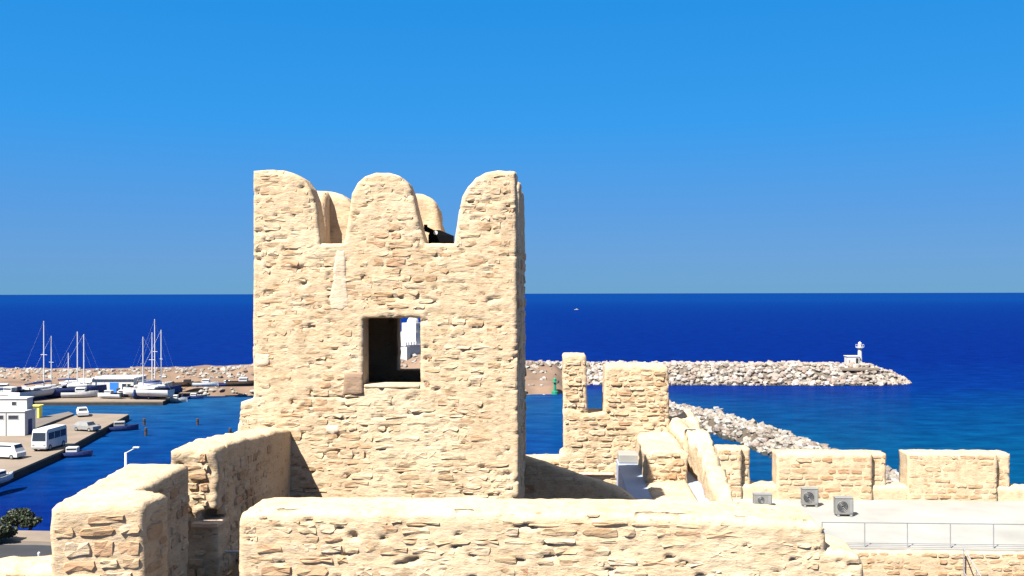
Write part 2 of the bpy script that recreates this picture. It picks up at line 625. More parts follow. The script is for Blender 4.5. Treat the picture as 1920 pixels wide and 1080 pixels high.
# stone prototypes: a lumpy block face, 40 triangles, -y is outward
PROTO = []
for k in range(16):
    r_ = random.Random(100 + k)
    ring = []
    base = [(-.5, -.5), (-.17, -.5), (.17, -.5), (.5, -.5), (.5, .0), (.5, .5), (.17, .5), (-.17, .5), (-.5, .5), (-.5, 0)]
    for x, z in base:
        cx = 0.88 if abs(x) == .5 and abs(z) == .5 else 1.0
        ring.append((x * cx + r_.uniform(-.06, .06), z * cx + r_.uniform(-.10, .10)))
    n = len(ring)
    vs = [(x, 1.0, z) for x, z in ring]
    vs += [(x, -0.35 + r_.uniform(-.15, .15), z) for x, z in ring]
    vs += [(x * .90, -1.0 + r_.uniform(-.22, .22), z * .82) for x, z in ring]
    vs.append((r_.uniform(-.1, .1), -1.0 + r_.uniform(-.2, .2), r_.uniform(-.1, .1)))
    fs = []
    for L in (0, 1):
        fs += [(L * n + i, L * n + (i + 1) % n, (L + 1) * n + (i + 1) % n, (L + 1) * n + i) for i in range(n)]
    fs += [(2 * n + i, 2 * n + (i + 1) % n, 3 * n) for i in range(n)]
    PROTO.append((np.array(vs), fs))
PMESH = {}


def pmesh(k, mat):
    if (k, mat) not in PMESH:
        PMESH[(k, mat)] = mesh('stone', PROTO[k][0], PROTO[k][1], M[mat])
    return PMESH[(k, mat)]


class Masonry:
    """A stone-built thing in the fort's own frame (u, v, z relative to the eye)."""

    def __init__(self, name, label, cat, base, group=None):
        self.b = np.array(base, float)
        u, v, z = base
        w = (u * CS + v * SN, -u * SN + v * CS, EYE + z)
        self.root = thing(name, label, cat, w, -TH, group)
        self.stones = []

    def core(self, name, data, mat='mortar', parent=None):
        W, f = data
        return link(name, mesh(name, W - self.b, f, M[mat], True), parent or self.root)

    def part(self, name, mb, mat, smooth=False, parent=None):
        mb.v = [tuple(np.array(v) - self.b) for v in mb.v]
        return mb.build(name, M[mat], parent or self.root, smooth)

    def lay(self, o, ang, length, z0, z1, inside=None, ch=(0.11, 0.21), sl=(0.2, 0.55), skip=0.16, proud=(0.0, 0.022), gap=0.025, mat='stone', depth=0.05):
        """courses of stones on a face starting at o=(u,v), running along rotation ang about z"""
        ca, sa = math.cos(ang), math.sin(ang)
        z = z0
        while z < z1 - ch[0] * 0.6:
            h = min(rng.uniform(*ch), z1 - z)
            a = rng.uniform(-0.25, 0.0)
            while a < length - 0.08:
                l = rng.uniform(*sl)
                a0, a1 = max(a, 0.015), min(a + l, length - 0.015)
                a += l
                if a1 - a0 < 0.10 or rng.random() < skip:
                    continue
                hh = h * rng.uniform(0.72, 1.0)
                zc = z + h / 2 + rng.uniform(-.012, .012)
                tries = [[(a0, a1)]]
                if inside is not None:
                    am = a0 + (a1 - a0) * rng.uniform(.4, .6)
                    at_, bt_ = a0 + (a1 - a0) / 3, a1 - (a1 - a0) / 3
                    tries += [[(a0, am), (am, a1)], [(a0, at_), (at_, bt_), (bt_, a1)]]
                for group in tries:
                    done = False
                    for b0, b1 in group:
                        if b1 - b0 < 0.075:
                            continue
                        if inside is not None:
                            q = np.array([(x, y) for x in (b0, (b0 + b1) / 2, b1) for y in (zc - hh / 2, zc + hh / 2)])
                            if not inside(q):
                                continue
                        done = True
                        ac = (b0 + b1) / 2
                        off = depth - rng.uniform(*proud)     # the prototype's front is one depth ahead of its centre
                        u = o[0] + ac * ca - off * sa
                        v = o[1] + ac * sa + off * ca
                        self.stones.append((u, v, zc, ang, b1 - b0 - gap, depth, hh - gap * 0.7, rng.uniform(-.05, .05), rng.randrange(16), mat))
                    if done:
                        break
            z += h
        return self

    def finish(self, limit=300):
        st = sorted(self.stones, key=lambda s: -s[4] * s[6])
        for s in st[:limit]:
            o = bpy.data.objects.new('stone', pmesh(s[8], s[9]))
            C.objects.link(o)
            o.parent = self.root
            o.location = tuple(np.array(s[:3]) - self.b)
            o.rotation_euler = (0, s[7], s[3])
            o.scale = (s[4], s[5], s[6])
        rest = st[limit:]
        if rest:
            V, Fa, n = [], [], 0
            for s in rest:
                P, f = PROTO[s[8]]
                p = P * np.array([s[4], s[5], s[6]])
                c, q = math.cos(s[7]), math.sin(s[7])
                p = np.column_stack([p[:, 0] * c + p[:, 2] * q, p[:, 1], -p[:, 0] * q + p[:, 2] * c])
                c, q = math.cos(s[3]), math.sin(s[3])
                p = np.column_stack([p[:, 0] * c - p[:, 1] * q, p[:, 0] * q + p[:, 1] * c, p[:, 2]])
                V.append(p + np.array(s[:3]) - self.b)
                Fa += [tuple(i + n for i in g) for g in f]
                n += len(P)
            stuff(link('small_stones', mesh('small_stones', np.concatenate(V), Fa, M[rest[0][9]]), self.root))


def inside_of(loops, o, sign=1, margin=0.03, axis0=None):
    """stone corner test for a face whose a-axis starts at outline coordinate o"""
    def f(q):
        P = np.array([(o + sign * a, z) for a, z in q])
        if not pip(P, loops[0]).all():
            return False
        d, _ = nearest(P, loops)
        if (d < margin).any():
            return False
        for h in loops[1:]:
            if pip(P, h).any():
                return False
            hc = np.array(h).mean(0)
            if P[:, 0].min() < hc[0] < P[:, 0].max() and P[:, 1].min() < hc[1] < P[:, 1].max():
                return False
        return True
    return f


PXS = lambda pts, v: [R(x, y, v) for x, y in pts]

# ================================================================ the setting: sea and land
def disc(r0, r1, n, rings):
    vs, fs = [(0, 0, 0)], []
    rr = np.geomspace(r0, r1, rings)
    for r in rr:
        for i in range(n):
            t = 2 * math.pi * i / n
            vs.append((r * math.cos(t), r * math.sin(t), 0))
    fs += [(0, 1 + i, 1 + (i + 1) % n) for i in range(n)]
    for k in range(rings - 1):
        for i in range(n):
            j = (i + 1) % n
            fs.append((1 + k * n + i, 1 + (k + 1) * n + i, 1 + (k + 1) * n + j, 1 + k * n + j))
    return vs, fs


v_, f_ = disc(200, 60000, 96, 12)
struct(link('sea', mesh('sea', v_, f_, M['sea'])))

# land at the foot of the fort, by the harbour
struct(MB().prism([(-160, -60), (60, -60), (40, 62), (-12, 79), (-60, 82.6), (-160, 84)], -3, 2.0).build('ground', M['concrete_grey']))
struct(MB().prism([(-160, 73.6), (-38, 72.6), (-20, 70), (-20, 74), (-38, 76.6), (-160, 79.2)], 1.9, 2.004).build('road', M['shadow_dark_asphalt']))
struct(MB().prism([(-160, 79.4), (-60, 78.9), (-38, 77.2), (-16, 74), (-13, 78.6), (-60, 82.2), (-160, 83.5)], 1.9, 2.14).build('quay_kerb', M['concrete']))
struct(MB().prism([(-160, 66), (-20, 62), (-20, 69.6), (-38, 72.3), (-160, 73.3)], 1.9, 2.13).build('pavement', M['concrete']))

# the fishing pier on the left
PZ, QZ = 1.0, 0.8
PIER = [G(242, 775, PZ), G(150, 773, PZ), G(58, 810, PZ), (-120, 147), (-120, 84.5), (-57.5, 84.5), G(0, 893, PZ), G(112, 845, PZ)]
struct(MB().prism(PIER, -3, PZ - .25).build('pier_wall', M['dark_waterside']))
struct(MB().prism([(a - (.06 if a > -70 else -.06), b - .05) for a, b in PIER], PZ - .26, PZ).build('pier', M['concrete']))

# marina quay on the far side
FARQ = [G(40, 751, QZ), G(305, 751, QZ), G(338, 737, QZ), (-62, 214), (-160, 214), (-160, 190)]
struct(MB().prism(FARQ, -3, QZ - .2).build('marina_quay_wall', M['dark_waterside']))
struct(MB().prism(FARQ, QZ - .21, QZ + .004).build('marina_quay', M['concrete']))


# sandy spit behind the marina
def spit():
    nx, ny = 300, 90
    X = np.linspace(-230, 15, nx)
    Y = np.linspace(203, 268, ny)
    xx, yy = np.meshgrid(X, Y, indexing='ij')
    P = np.stack([xx.ravel(), yy.ravel(), np.zeros(nx * ny)], 1)
    w = noise3(P, 9.0, 3) * 2.0 + noise3(P, 3.0, 4)
    y0 = 206.5 + w * 0.5 + np.where(P[:, 0] > 0, (P[:, 0]) * 0.25, 0)
    sm = lambda a, b, x: np.clip((x - a) / (b - a), 0, 1) ** 2 * (3 - 2 * np.clip((x - a) / (b - a), 0, 1))
    h = -1.5 + 3.2 * sm(-1.5, 3.5, P[:, 1] - y0)
    crest = sm(222, 232, P[:, 1]) * (1 - sm(238, 252, P[:, 1]))
    h += crest * (1.9 + 0.8 * sm(-110, -55, P[:, 0]))
    h += 3.6 * np.exp(-((P[:, 0] + 16) / 17) ** 2) * sm(212, 226, P[:, 1]) * (1 - sm(244, 258, P[:, 1]))
    h -= 4.5 * sm(246, 262, P[:, 1])
    h -= 3.0 * sm(9.5, 14.5, P[:, 0])
    h += 0.30 * noise3(P, 4.0, 5) + 0.18 * noise3(P, 1.6, 6)
    P[:, 2] = h
    fs = []
    for i in range(nx - 1):
        for j in range(ny - 1):
            fs.append((i * ny + j, (i + 1) * ny + j, (i + 1) * ny + j + 1, i * ny + j + 1))
    return P, fs


sp_v, sp_f = spit()
struct(link('sand_spit', mesh('sand_spit', sp_v, sp_f, M['sand'], True)))


def spit_z(x, y):
    d = np.abs(sp_v[:, 0] - x) + np.abs(sp_v[:, 1] - y)
    return float(sp_v[np.argmin(d), 2])


# rocks: prototypes shared by all boulders
ROCK = []
for k in range(12):
    r_ = np.random.default_rng(300 + k)
    t = (1 + 5 ** .5) / 2
    iv = np.array([(-1, t, 0), (1, t, 0), (-1, -t, 0), (1, -t, 0), (0, -1, t), (0, 1, t), (0, -1, -t), (0, 1, -t), (t, 0, -1), (t, 0, 1), (-t, 0, -1), (-t, 0, 1)])
    iv = iv / np.linalg.norm(iv[0])
    If = [(0, 11, 5), (0, 5, 1), (0, 1, 7), (0, 7, 10), (0, 10, 11), (1, 5, 9), (5, 11, 4), (11, 10, 2), (10, 7, 6), (7, 1, 8), (3, 9, 4), (3, 4, 2), (3, 2, 6), (3, 6, 8), (3, 8, 9), (4, 9, 5), (2, 4, 11), (6, 2, 10), (8, 6, 7), (9, 8, 1)]
    iv = iv * r_.uniform(0.72, 1.18, (12, 1)) + r_.uniform(-.1, .1, (12, 3))
    ROCK.append((iv, If))
RM = {}


def rocks(root, spots, mat, limit=300, seed=1):
    """spots: (x, y, z, radius) relative to root; the largest as parts, the rest joined"""
    r_ = random.Random(seed)
    spots = sorted(spots, key=lambda s: -s[3])
    for s in spots[:limit]:
        k = r_.randrange(12)
        if (k, mat) not in RM:
            RM[(k, mat)] = mesh('rock', ROCK[k][0], ROCK[k][1], M[mat])
        o = link('rock', RM[(k, mat)], root, s[:3])
        o.rotation_euler = (r_.uniform(-.4, .4), r_.uniform(-.4, .4), r_.uniform(0, 6.28))
        o.scale = (s[3] * r_.uniform(.9, 1.3), s[3] * r_.uniform(.8, 1.1), s[3] * r_.uniform(.65, .95))
    rest = spots[limit:]
    if rest:
        V, Fa, n = [], [], 0
        for s in rest:
            P, f = ROCK[r_.randrange(12)]
            a = r_.uniform(0, 6.28)
            p = P * np.array([s[3] * r_.uniform(.9, 1.3), s[3] * r_.uniform(.8, 1.1), s[3] * r_.uniform(.65, .95)])
            p = np.column_stack([p[:, 0] * math.cos(a) - p[:, 1] * math.sin(a), p[:, 0] * math.sin(a) + p[:, 1] * math.cos(a), p[:, 2]])
            V.append(p + np.array(s[:3]))
            Fa += [tuple(i + n for i in g) for g in f]
            n += len(P)
        stuff(link('small_rocks', mesh('small_rocks', np.concatenate(V), Fa, M[mat]), root))


def mole(name, label, pts, half, crest, height, mat, density, sizes, seed, taper_end=True):
    """rubble mound along a polyline of world points"""
    pts = np.array(pts, float)
    base = pts[0]
    root = thing(name, label, 'breakwater', (base[0], base[1], 0))
    seg = np.diff(pts, axis=0)
    L = np.concatenate([[0], np.cumsum(np.hypot(*seg.T))])
    r_ = np.random.default_rng(seed)

    def at(s):
        i = min(len(seg) - 1, max(0, np.searchsorted(L, s) - 1))
        f = (s - L[i]) / (L[i + 1] - L[i])
        p = pts[i] + seg[i] * f
        d = seg[i] / np.hypot(*seg[i])
        return p, np.array([-d[1], d[0]])
    # core
    V, Fa = [], []
    ns = int(L[-1] / 3) + 2
    prof = [(-half, -1.5), (-half * .97, -0.2), (-crest, height - .5), (crest, height - .5), (half * .97, -0.2), (half, -1.5)]
    def shrink(s):
        if not taper_end:
            return 1.0, 1.0
        e = np.clip((L[-1] - s) / (half * 1.1), 0, 1)
        return (0.25 + 0.75 * math.sqrt(e)), 0.15 + 0.85 * e ** 0.8
    for k in range(ns):
        s = L[-1] * k / (ns - 1)
        p, nrm = at(s)
        a, b = shrink(s)
        for w, z in prof:
            V.append((p[0] + nrm[0] * w * a - base[0], p[1] + nrm[1] * w * a - base[1], z * b if z > 0 else z))
    m = len(prof)
    for k in range(ns - 1):
        for i in range(m - 1):
            Fa.append((k * m + i, (k + 1) * m + i, (k + 1) * m + i + 1, k * m + i + 1))
    Fa += [tuple(range(m)), tuple(range((ns - 1) * m, ns * m))[::-1]]
    link('mound', mesh('mound', V, Fa, M['rock_gap_shade']), root)
    spots = []
    n = int(L[-1] * 2 * half * density)
    for _ in range(n):
        s = r_.uniform(0, L[-1])
        w = r_.uniform(-1, 1) * half
        p, nrm = at(s)
        a, b = shrink(s)
        z = (height - .3) * min(1.0, (half - abs(w)) / (half - crest)) * b
        rr = r_.uniform(*sizes)
        spots.append((p[0] + nrm[0] * w * a - base[0], p[1] + nrm[1] * w * a - base[1], z - 0.15 + r_.uniform(-.2, .25), rr))
    rocks(root, spots, mat, 300, seed)
    # weed-dark stones along the waterline
    wet = []
    for _ in range(int(L[-1] * 2.4)):
        s = r_.uniform(0, L[-1])
        p, nrm = at(s)
        a, b = shrink(s)
        w = (half + r_.uniform(-.1, .5)) * (1 if r_.random() < .5 else -1)
        wet.append((p[0] + nrm[0] * w * a - base[0], p[1] + nrm[1] * w * a - base[1], r_.uniform(-.15, .12), r_.uniform(.35, .6)))
    rocks(root, wet, 'dark_waterside', 0, seed + 1)
    return root


mole('rock_breakwater', 'long pale boulder breakwater carrying the small white harbour light', [(6, 240), (30, 238), (60, 236.5), (96, 235)], 8.5, 2.6, 4.7, 'rock', 1.7, (0.4, 1.0), 5)
mole('rock_breakwater', 'curving low rock mole running in from the stepped wall to the crenellated parapet',
     [(25, 180), (31.5, 166), (34.5, 154), (37.2, 140), (38.8, 126), (40.6, 110), (42.2, 95), (44, 76)], 3.7, 1.9, 2.2, 'rock_warm', 2.4, (0.22, 0.7), 6, False)

# rocks along the spit, one mass of rubble with the largest picked out
sr = thing('rubble_bank', 'brown rubble bank along the sandy spit behind the moored yachts', 'rocks', (-100, 210, 0))
sp = []
for _ in range(2600):
    x = nrng.uniform(-225, 10)
    t = nrng.random()
    if t < 0.35:
        y = 207.5 + nrng.normal(0, 0.8)
    elif t < 0.9:
        y = nrng.uniform(225, 233)
    else:
        y = nrng.uniform(209, 226)
    sp.append((x + 100, y - 210, spit_z(x, y) + 0.05, nrng.uniform(0.2, 0.8) ** 1.15))
rocks(sr, sp, 'rock_warm', 300, 9)

# ================================================================ fort: the square tower
V0 = 15.0
TF = [(475, 319), (500, 317), (530, 318), (552, 324), (570, 335), (582, 352), (590, 375), (595, 405), (599, 440), (601, 456),
      (645, 457), (650, 430), (655, 395), (660, 362), (670, 343), (686, 329), (705, 323), (730, 323), (750, 329), (765, 342), (774, 362), (780, 392), (787, 425), (797, 456),
      (852, 456), (856, 425), (861, 395), (868, 368), (878, 349), (893, 333), (912, 323), (935, 319), (967, 321),
      (969, 500), (970, 640), (971, 800), (972, 1010), (436, 1010), (443, 815), (451, 753), (475, 746), (474, 600), (475, 450)]
WIN = [(681, 596), (788, 596), (788, 723), (681, 723)]
front = PXS(TF, V0)
win = PXS(WIN, V0)
U1 = R(968, 500, V0)[0]
U0 = R(475, 500, V0)[0]
ZB = R(700, 1010, V0)[1]
tower = Masonry('watchtower', 'square sand-coloured stone tower with rounded merlons and one square window', 'tower', ((U0 + U1) / 2, 16.8, ZB))
tower.core('front_wall', slab([front, win], V0, V0 + 0.45, 0.032, 0.022, 0.03, 8, ELEV, 0.006, 0.038, 1))
# back wall repeats the front outline
top_loop = [p for p in front if True]
backl = [p for p in front[:33]] + [(U1, ZB), (U0, ZB)]
V3 = 18.6
tower.core('back_wall', slab([backl, win], V3, V3 - 0.55, 0.07, 0.06, 0.05, 6, ELEV, 0.016, 0.0, 2))
zt, zs = front[1][1], R(700, 456, V0)[1]
va, vb = V0 + 0.5, V3 - 0.5
vm = (va + vb) / 2
def side_profile():
    L = [(va, ZB), (va, zt - 0.02), (va + 0.30, zt - 0.06), (va + 0.42, zt - 0.3), (va + 0.48, zs), (vm - 0.50, zs), (vm - 0.46, zt - 0.42), (vm - 0.34, zt - 0.14), (vm - 0.12, zt - 0.02),
         (vm + 0.12, zt - 0.02), (vm + 0.34, zt - 0.14), (vm + 0.46, zt - 0.42), (vm + 0.50, zs), (vb - 0.48, zs), (vb - 0.42, zt - 0.3), (vb - 0.30, zt - 0.06), (vb, zt - 0.02), (vb, ZB)]
    return L
sl_ = side_profile()
tower.core('right_wall', slab([sl_], U1, U1 - 0.5, 0.07, 0.03, 0.05, 5, SIDE, 0.018, 0.02, 3))
tower.core('left_wall', slab([sl_], U0, U0 + 0.5, 0.09, 0.03, 0.05, 5, SIDE, 0.016, 0.0, 4))
tower.part('roof_slab', MB().box(U0 + 0.3, U1 - 0.3, V0 + 0.3, V3 - 0.3, zs - 0.5, zs - 0.28), 'plaster')
tower.part('floor_slab', MB().box(U0 + 0.3, U1 - 0.3, V0 + 0.3, V3 - 0.3, win[2][1] - 0.9, win[2][1] - 0.7), 'shade_flagstone')
tower.part('window_sill', MB().bbox(win[0][0] + .01, win[1][0] - .01, V0 - 0.015, V0 + 0.42, win[2][1] - 0.035, win[2][1] + 0.018, 0.012), 'mortar')
# loose-coursed facing
insf = inside_of([front, [(a + (-.03 if i in (0, 3) else .03), b + (.03 if i < 2 else -.05)) for i, (a, b) in enumerate(win)]], U0 - 0.28, 1, 0.012)
tower.lay((U0 - 0.28, V0), 0.0, U1 - U0 + 0.33, -3.35, 1.9, insf, (0.075, 0.165), (0.14, 0.46), 0.12, (-0.004, 0.006), 0.014)
insr = inside_of([sl_], V0, 1, 0.04)
tower.lay((U1, V0 + 0.1), math.pi / 2, V3 - V0 - 0.2, -3.35, zs, None, (0.16, 0.26), (0.35, 0.7), 0.25, (0.0, 0.03), 0.03)
# a grey block, white plaster run and a few bright repairs seen on the front
def quad_patch(px, v, t, seed, cell=0.05):
    return slab([PXS(px, v)], v - t, v + 0.03, cell, 0.012, 0.0, 1, ELEV, 0.007, 0.0, seed)
tower.core('grey_block', quad_patch([(645, 697), (680, 697), (681, 738), (643, 740)], V0, 0.022, 61, 0.04), 'grey_stone')
tower.core('plaster_patch', quad_patch([(632, 466), (648, 470), (650, 520), (655, 575), (640, 584), (622, 580), (617, 560), (624, 520), (628, 490)], V0, 0.014, 62, 0.03), 'plaster')
tower.core('plaster_patch', quad_patch([(478, 660), (505, 662), (506, 684), (480, 686)], V0, 0.014, 63, 0.03), 'plaster')
tower.core('plaster_patch', quad_patch([(610, 798), (632, 796), (638, 808), (622, 815), (610, 810)], V0, 0.014, 64, 0.03), 'plaster')
tower.finish()

# black lamp housing lying in the right-hand gap between the merlons
bu, bz = R(828, 456, 15.75)
lw = (bu * CS + 15.75 * SN, -bu * SN + 15.75 * CS, EYE + zs - 0.28)
fl = thing('floodlight', 'black floodlight standing on the tower roof behind the right-hand gap between merlons', 'floodlight', lw, -TH)
MB().prism([(-.20, -.13), (.20, -.13), (.20, .06), (.10, .13), (-.12, .13), (-.20, .05)], 0.26, 0.44).build('housing', M['black'], fl)
hb = MB()
hb.add([(-.20, -.13, .438), (.20, -.13, .438), (.20, .12, .438), (-.20, .12, .438), (-.17, -.10, .53), (-.02, -.10, .53), (-.02, .08, .53), (-.17, .08, .53)],
       [(0, 1, 5, 4), (1, 2, 6, 5), (2, 3, 7, 6), (3, 0, 4, 7), (4, 5, 6, 7)])
hb.build('hood', M['black'], fl)
MB().tube((-.27, -.08, .56), (-.13, -.08, .50), 0.045, 0.035, 8).tube((-.25, -.08, .56), (-.25, -.08, .62), .03).build('knuckle', M['black'], fl)
MB().tube((-.08, -.125, .485), (-.08, -.095, .485), 0.035, n=12).build('lens', M['white'], fl)
MB().tube((0, 0, 0), (0, 0, .28), .05).bbox(-.16, .16, -.12, .12, 0, .03, .006).build('stand', M['black'], fl)

# ================================================================ fort: parapet in front, rampart on the left
V1 = 9.0
fw = PXS([(443, 1160), (442, 1000), (443, 974), (449, 963), (475, 959), (560, 958), (700, 960), (820, 959), (960, 963), (1120, 964), (1280, 968), (1420, 974), (1500, 979), (1535, 985), (1549, 998),
          (1552, 1034), (1585, 1036), (1612, 1044), (1622, 1062), (1626, 1160)], V1)
par = Masonry('parapet_wall', 'thick low stone parapet with rounded top running in front of the tower', 'wall', (0, V1 + .35, fw[0][1]))
par.core('wall', slab([fw], V1, V1 + 0.72, 0.024, 0.07, 0.06, 16, ELEV, 0.008, 0.055, 5))
par.lay((fw[0][0], V1), 0.0, fw[-1][0] - fw[0][0], fw[0][1], -2.14, inside_of([fw], fw[0][0], 1, 0.05), (0.07, 0.15), (0.12, 0.40), 0.12, (-0.003, 0.011), 0.016)
par.finish()

rp = [GP(95, 946, -2.05), GP(268, 941, -2.05), GP(314, 923, -2.05), GP(264, 915, -2.05), GP(352, 868, -2.05), GP(238, 866, -2.05)]
ram = Masonry('rampart_wall', 'L-shaped stone rampart with a bright top and dark inner face beside the harbour', 'wall', (-4.6, 10.2, -6.2))
ram.core('wall', slab([rp], -2.05, -6.2, 0.045, 0.04, 0.0, 70, PLAN, 0.010, 0.0, 6))
def face(ms, a, b, z0, z1, **kw):
    a, b = np.array(a), np.array(b)
    d = b - a
    ms.lay(tuple(a), math.atan2(d[1], d[0]), float(np.hypot(*d)), z0, z1, None, **kw)
face(ram, rp[0], rp[1], -3.6, -2.13, ch=(.10, .20), sl=(.14, .44), skip=.08, proud=(.012, .034), gap=.022)
face(ram, rp[1], rp[2], -4.2, -2.14, ch=(.10, .18), sl=(.14, .4), skip=.12, proud=(.004, .026))
face(ram, rp[3], rp[4], -4.2, -2.14, ch=(.10, .18), sl=(.14, .4), skip=.12, proud=(.004, .026))
lp = np.array([(160, 938), (182, 936), (184, 974), (160, 976)], float)
pq = [R(x, y, 9.62) for x, y in lp]
ram.finish()

b2u0, b2u1 = R(318, 840, 11.8)[0], R(405, 840, 11.8)[0]
b2 = Masonry('rampart_wall', 'higher stone wall stub joining the rampart to the foot of the tower', 'wall', ((b2u0 + b2u1) / 2, 13.4, -6.2))
b2f = [R(318, 840, 11.8), R(345, 837, 11.8), R(400, 838, 11.8), (b2u1, -1.97), (b2u1, R(405, 956, 11.8)[1]), R(372, 956, 11.8), R(368, 978, 11.8), (b2u1, R(405, 979, 11.8)[1]), (b2u1 + .02, -6.2), (b2u0, -6.2)]
b2.core('end_wall', slab([b2f], 11.8, 12.25, 0.035, 0.03, 0.0, 8, ELEV, 0.022, 0.05, 7))
b2p = [(b2u0 + .01, 12.2), (b2u1 - .01, 12.2), (b2u1 + 0.02, 15.02), (b2u0 + 0.05, 15.02)]
def b2warp(W):
    W[:, 2] -= np.clip(W[:, 1] - 11.8, 0, 4) * 0.075 * (W[:, 2] > -3.5)
    return W
b2.core('wall', slab([b2p], -1.885, -6.2, 0.06, 0.05, 0.0, 50, PLAN, 0.018, 0.0, 8, b2warp))
b2.lay((b2u0, 11.8), 0.0, b2u1 - b2u0, -4.2, -1.95, inside_of([b2f], b2u0, 1, 0.03), (0.08, 0.15), (0.12, 0.3), 0.1, (.004, .035), .022)
b2.lay((b2u1, 12.0), math.pi / 2, 2.95, -4.2, -2.2, None, (.10, .18), (.15, .42), .12, (.004, .026))
b2.part('ledge_slab', MB().bbox(R(356, 980, 11.7)[0], b2u1 + .04, 11.72, 12.1, R(380, 987, 11.75)[1], R(380, 979, 11.75)[1], .008), 'plaster')
b2.finish()

a_ = R(404, 1033, 12.1)
bar = Masonry('metal_bar', 'thin white metal bar low in the dark gap between rampart and parapet', 'bar', (b2u1, 12.1, -3.42))
bar.part('tube', MB().tube((b2u1 - .04, 12.1, a_[1]), (b2u1 + 1.3, 12.1, a_[1] + .012), .016), 'white')
bar.part('upright', MB().tube((b2u1 + 1.28, 12.1, a_[1] + .01), (b2u1 + 1.28, 12.1, -3.43), .016), 'white')

def fort_slab(name, u0, u1, v0, v1, z0, z1, mat):
    o = MB().box(u0, u1, v0, v1, z0, z1).build(name, M[mat])
    o.location = (0, 0, EYE)
    o.rotation_euler = (0, 0, -TH)
    return struct(o)
fort_slab('courtyard_floor', -4.0, 3.6, 9.05, 15.1, -6.0, -3.42, 'shade_flagstone')

# lower outwork at the foot of the rampart
lo = [R(-60, 1066, 13.5), R(40, 1064, 13.5), R(130, 1066, 13.5), R(180, 1066, 13.5), R(180, 1200, 13.5), R(-60, 1200, 13.5)]
low = Masonry('outwork_wall', 'low pale stone wall top below the rampart above the street', 'wall', (-6.5, 13.8, -6.5))
low.core('wall', slab([lo], 13.5, 14.2, 0.06, 0.08, 0.05, 6, ELEV, 0.02, 0.04, 9))
low.lay((lo[0][0], 13.5), 0.0, lo[3][0] - lo[0][0], -5.0, -4.0, None, (.13, .2), (.2, .45), .2)
low.finish()

# ================================================================ fort: shaded ramp wall, second tower and stepped walls
V4 = 18.3
rw = PXS([(930, 838), (985, 858), (1020, 868), (1055, 882), (1105, 897), (1155, 914), (1178, 928), (1192, 941), (1200, 1010), (930, 1010)], V4)
ramp_w = Masonry('ramp_wall', 'stone ramp wall in the dark shade of the tower, its top sloping down', 'wall', (0.3, V4 + .15, rw[-1][1]))
ramp_w.core('wall', slab([rw], V4, V4 + 0.28, 0.06, 0.03, 0.03, 4, ELEV, 0.012, 0.02, 12))
ramp_w.lay((rw[0][0], V4), 0, rw[-2][0] - rw[0][0], rw[-1][1], -2.9, inside_of([rw], rw[0][0], 1, .04), (.14, .22), (.25, .5), .2, (-.005, .012))
ramp_w.finish()

V5 = 23.0
t2 = PXS([(1055, 668), (1057, 666), (1080, 666), (1097, 667), (1099, 671), (1100, 735), (1102, 777), (1132, 777), (1134, 700), (1135, 689), (1160, 686), (1200, 687), (1250, 687), (1253, 691), (1254, 720), (1255, 800), (1262, 960), (1048, 960), (1048, 856), (1056, 850), (1055, 760)], V5)
tw2 = Masonry('gate_turret', 'ruined stone turret wall with a slit notch beside a narrow post', 'tower', (1.6, V5 + .5, t2[-4][1]))
tw2.core('wall', slab([t2], V5, V5 + 1.1, 0.045, 0.025, 0.03, 10, ELEV, 0.013, 0.05, 13))
tw2.lay((t2[-4][0], V5), 0, t2[-5][0] - t2[-4][0], -4.6, -1.6, inside_of([t2], t2[-4][0], 1, .012), (.09, .16), (.15, .42), .16, (-.005, .03), .025)
tw2.part('ledge', MB().bbox(R(1085, 888, V5)[0], R(1150, 888, V5)[0], V5 - .07, V5 + .1, R(1085, 890, V5)[1], R(1085, 886, V5)[1], .01), 'plaster')
tw2.finish()

cw = PXS([(940, 858), (1000, 857), (1060, 858), (1062, 1000), (940, 1000)], 24.6)
cur = Masonry('curtain_wall', 'short sunlit wall top between the tower and the ruined turret', 'wall', (0, 24.9, cw[-1][1]))
cur.core('wall', slab([cw], 24.6, 25.2, 0.07, 0.05, 0.05, 5, ELEV, 0.02, 0.03, 14))
cur.lay((cw[0][0], 24.6), 0, 1.6, -5.2, -4.3, None, (.12, .2), (.2, .45), .2)
cur.finish()

fu0 = R(1159, 872, 22.1)[0]
fort_slab('terrace_floor', fu0, 2.86, 17.6, 22.98, -6.2, -3.95, 'blue_shade')
st_ = MB().bbox(fu0 + .02, R(1212, 850, 22.6)[0], 22.35, 22.95, -3.95, -3.74, .02).build('sunlit_floor_block', M['whitewash'])  # white block standing in for sunlit floor beyond the tower's shadow
st_.location = (0, 0, EYE)
st_.rotation_euler = (0, 0, -TH)
tag(st_, 'low white block standing in for sunlit floor at the foot of the ruined turret', 'step')

# wall A: low wall with a merlon
au0, au1 = R(1212, 900, 20.0)[0], R(1290, 900, 20.0)[0]
wa = Masonry('stepped_wall', 'low wall with a rough stone merlon beside the shaded white floor', 'wall', ((au0 + au1) / 2, 19, -6))
wa.core('sill', slab([[(au0 - .03, 17.0), (au1 - .02, 17.0), (au1 - .02, 20.6), (au0 - .03, 20.6)]], -3.90, -6.0, 0.07, 0.04, 0, 10, PLAN, 0.012, 0, 15))
wa.core('merlon', slab([[R(1212, 912, 20), R(1212, 856, 20), R(1222, 849, 20), R(1280, 847, 20), R(1290, 852, 20), R(1290, 912, 20)]], 20.0, 22.9, 0.05, 0.02, 0.03, 14, ELEV, 0.028, 0.06, 16))
wa.lay((au0, 20.0), 0, au1 - au0, -3.98, -3.33, None, (.10, .16), (.15, .35), .15, (-.005, .025))
wa.finish()
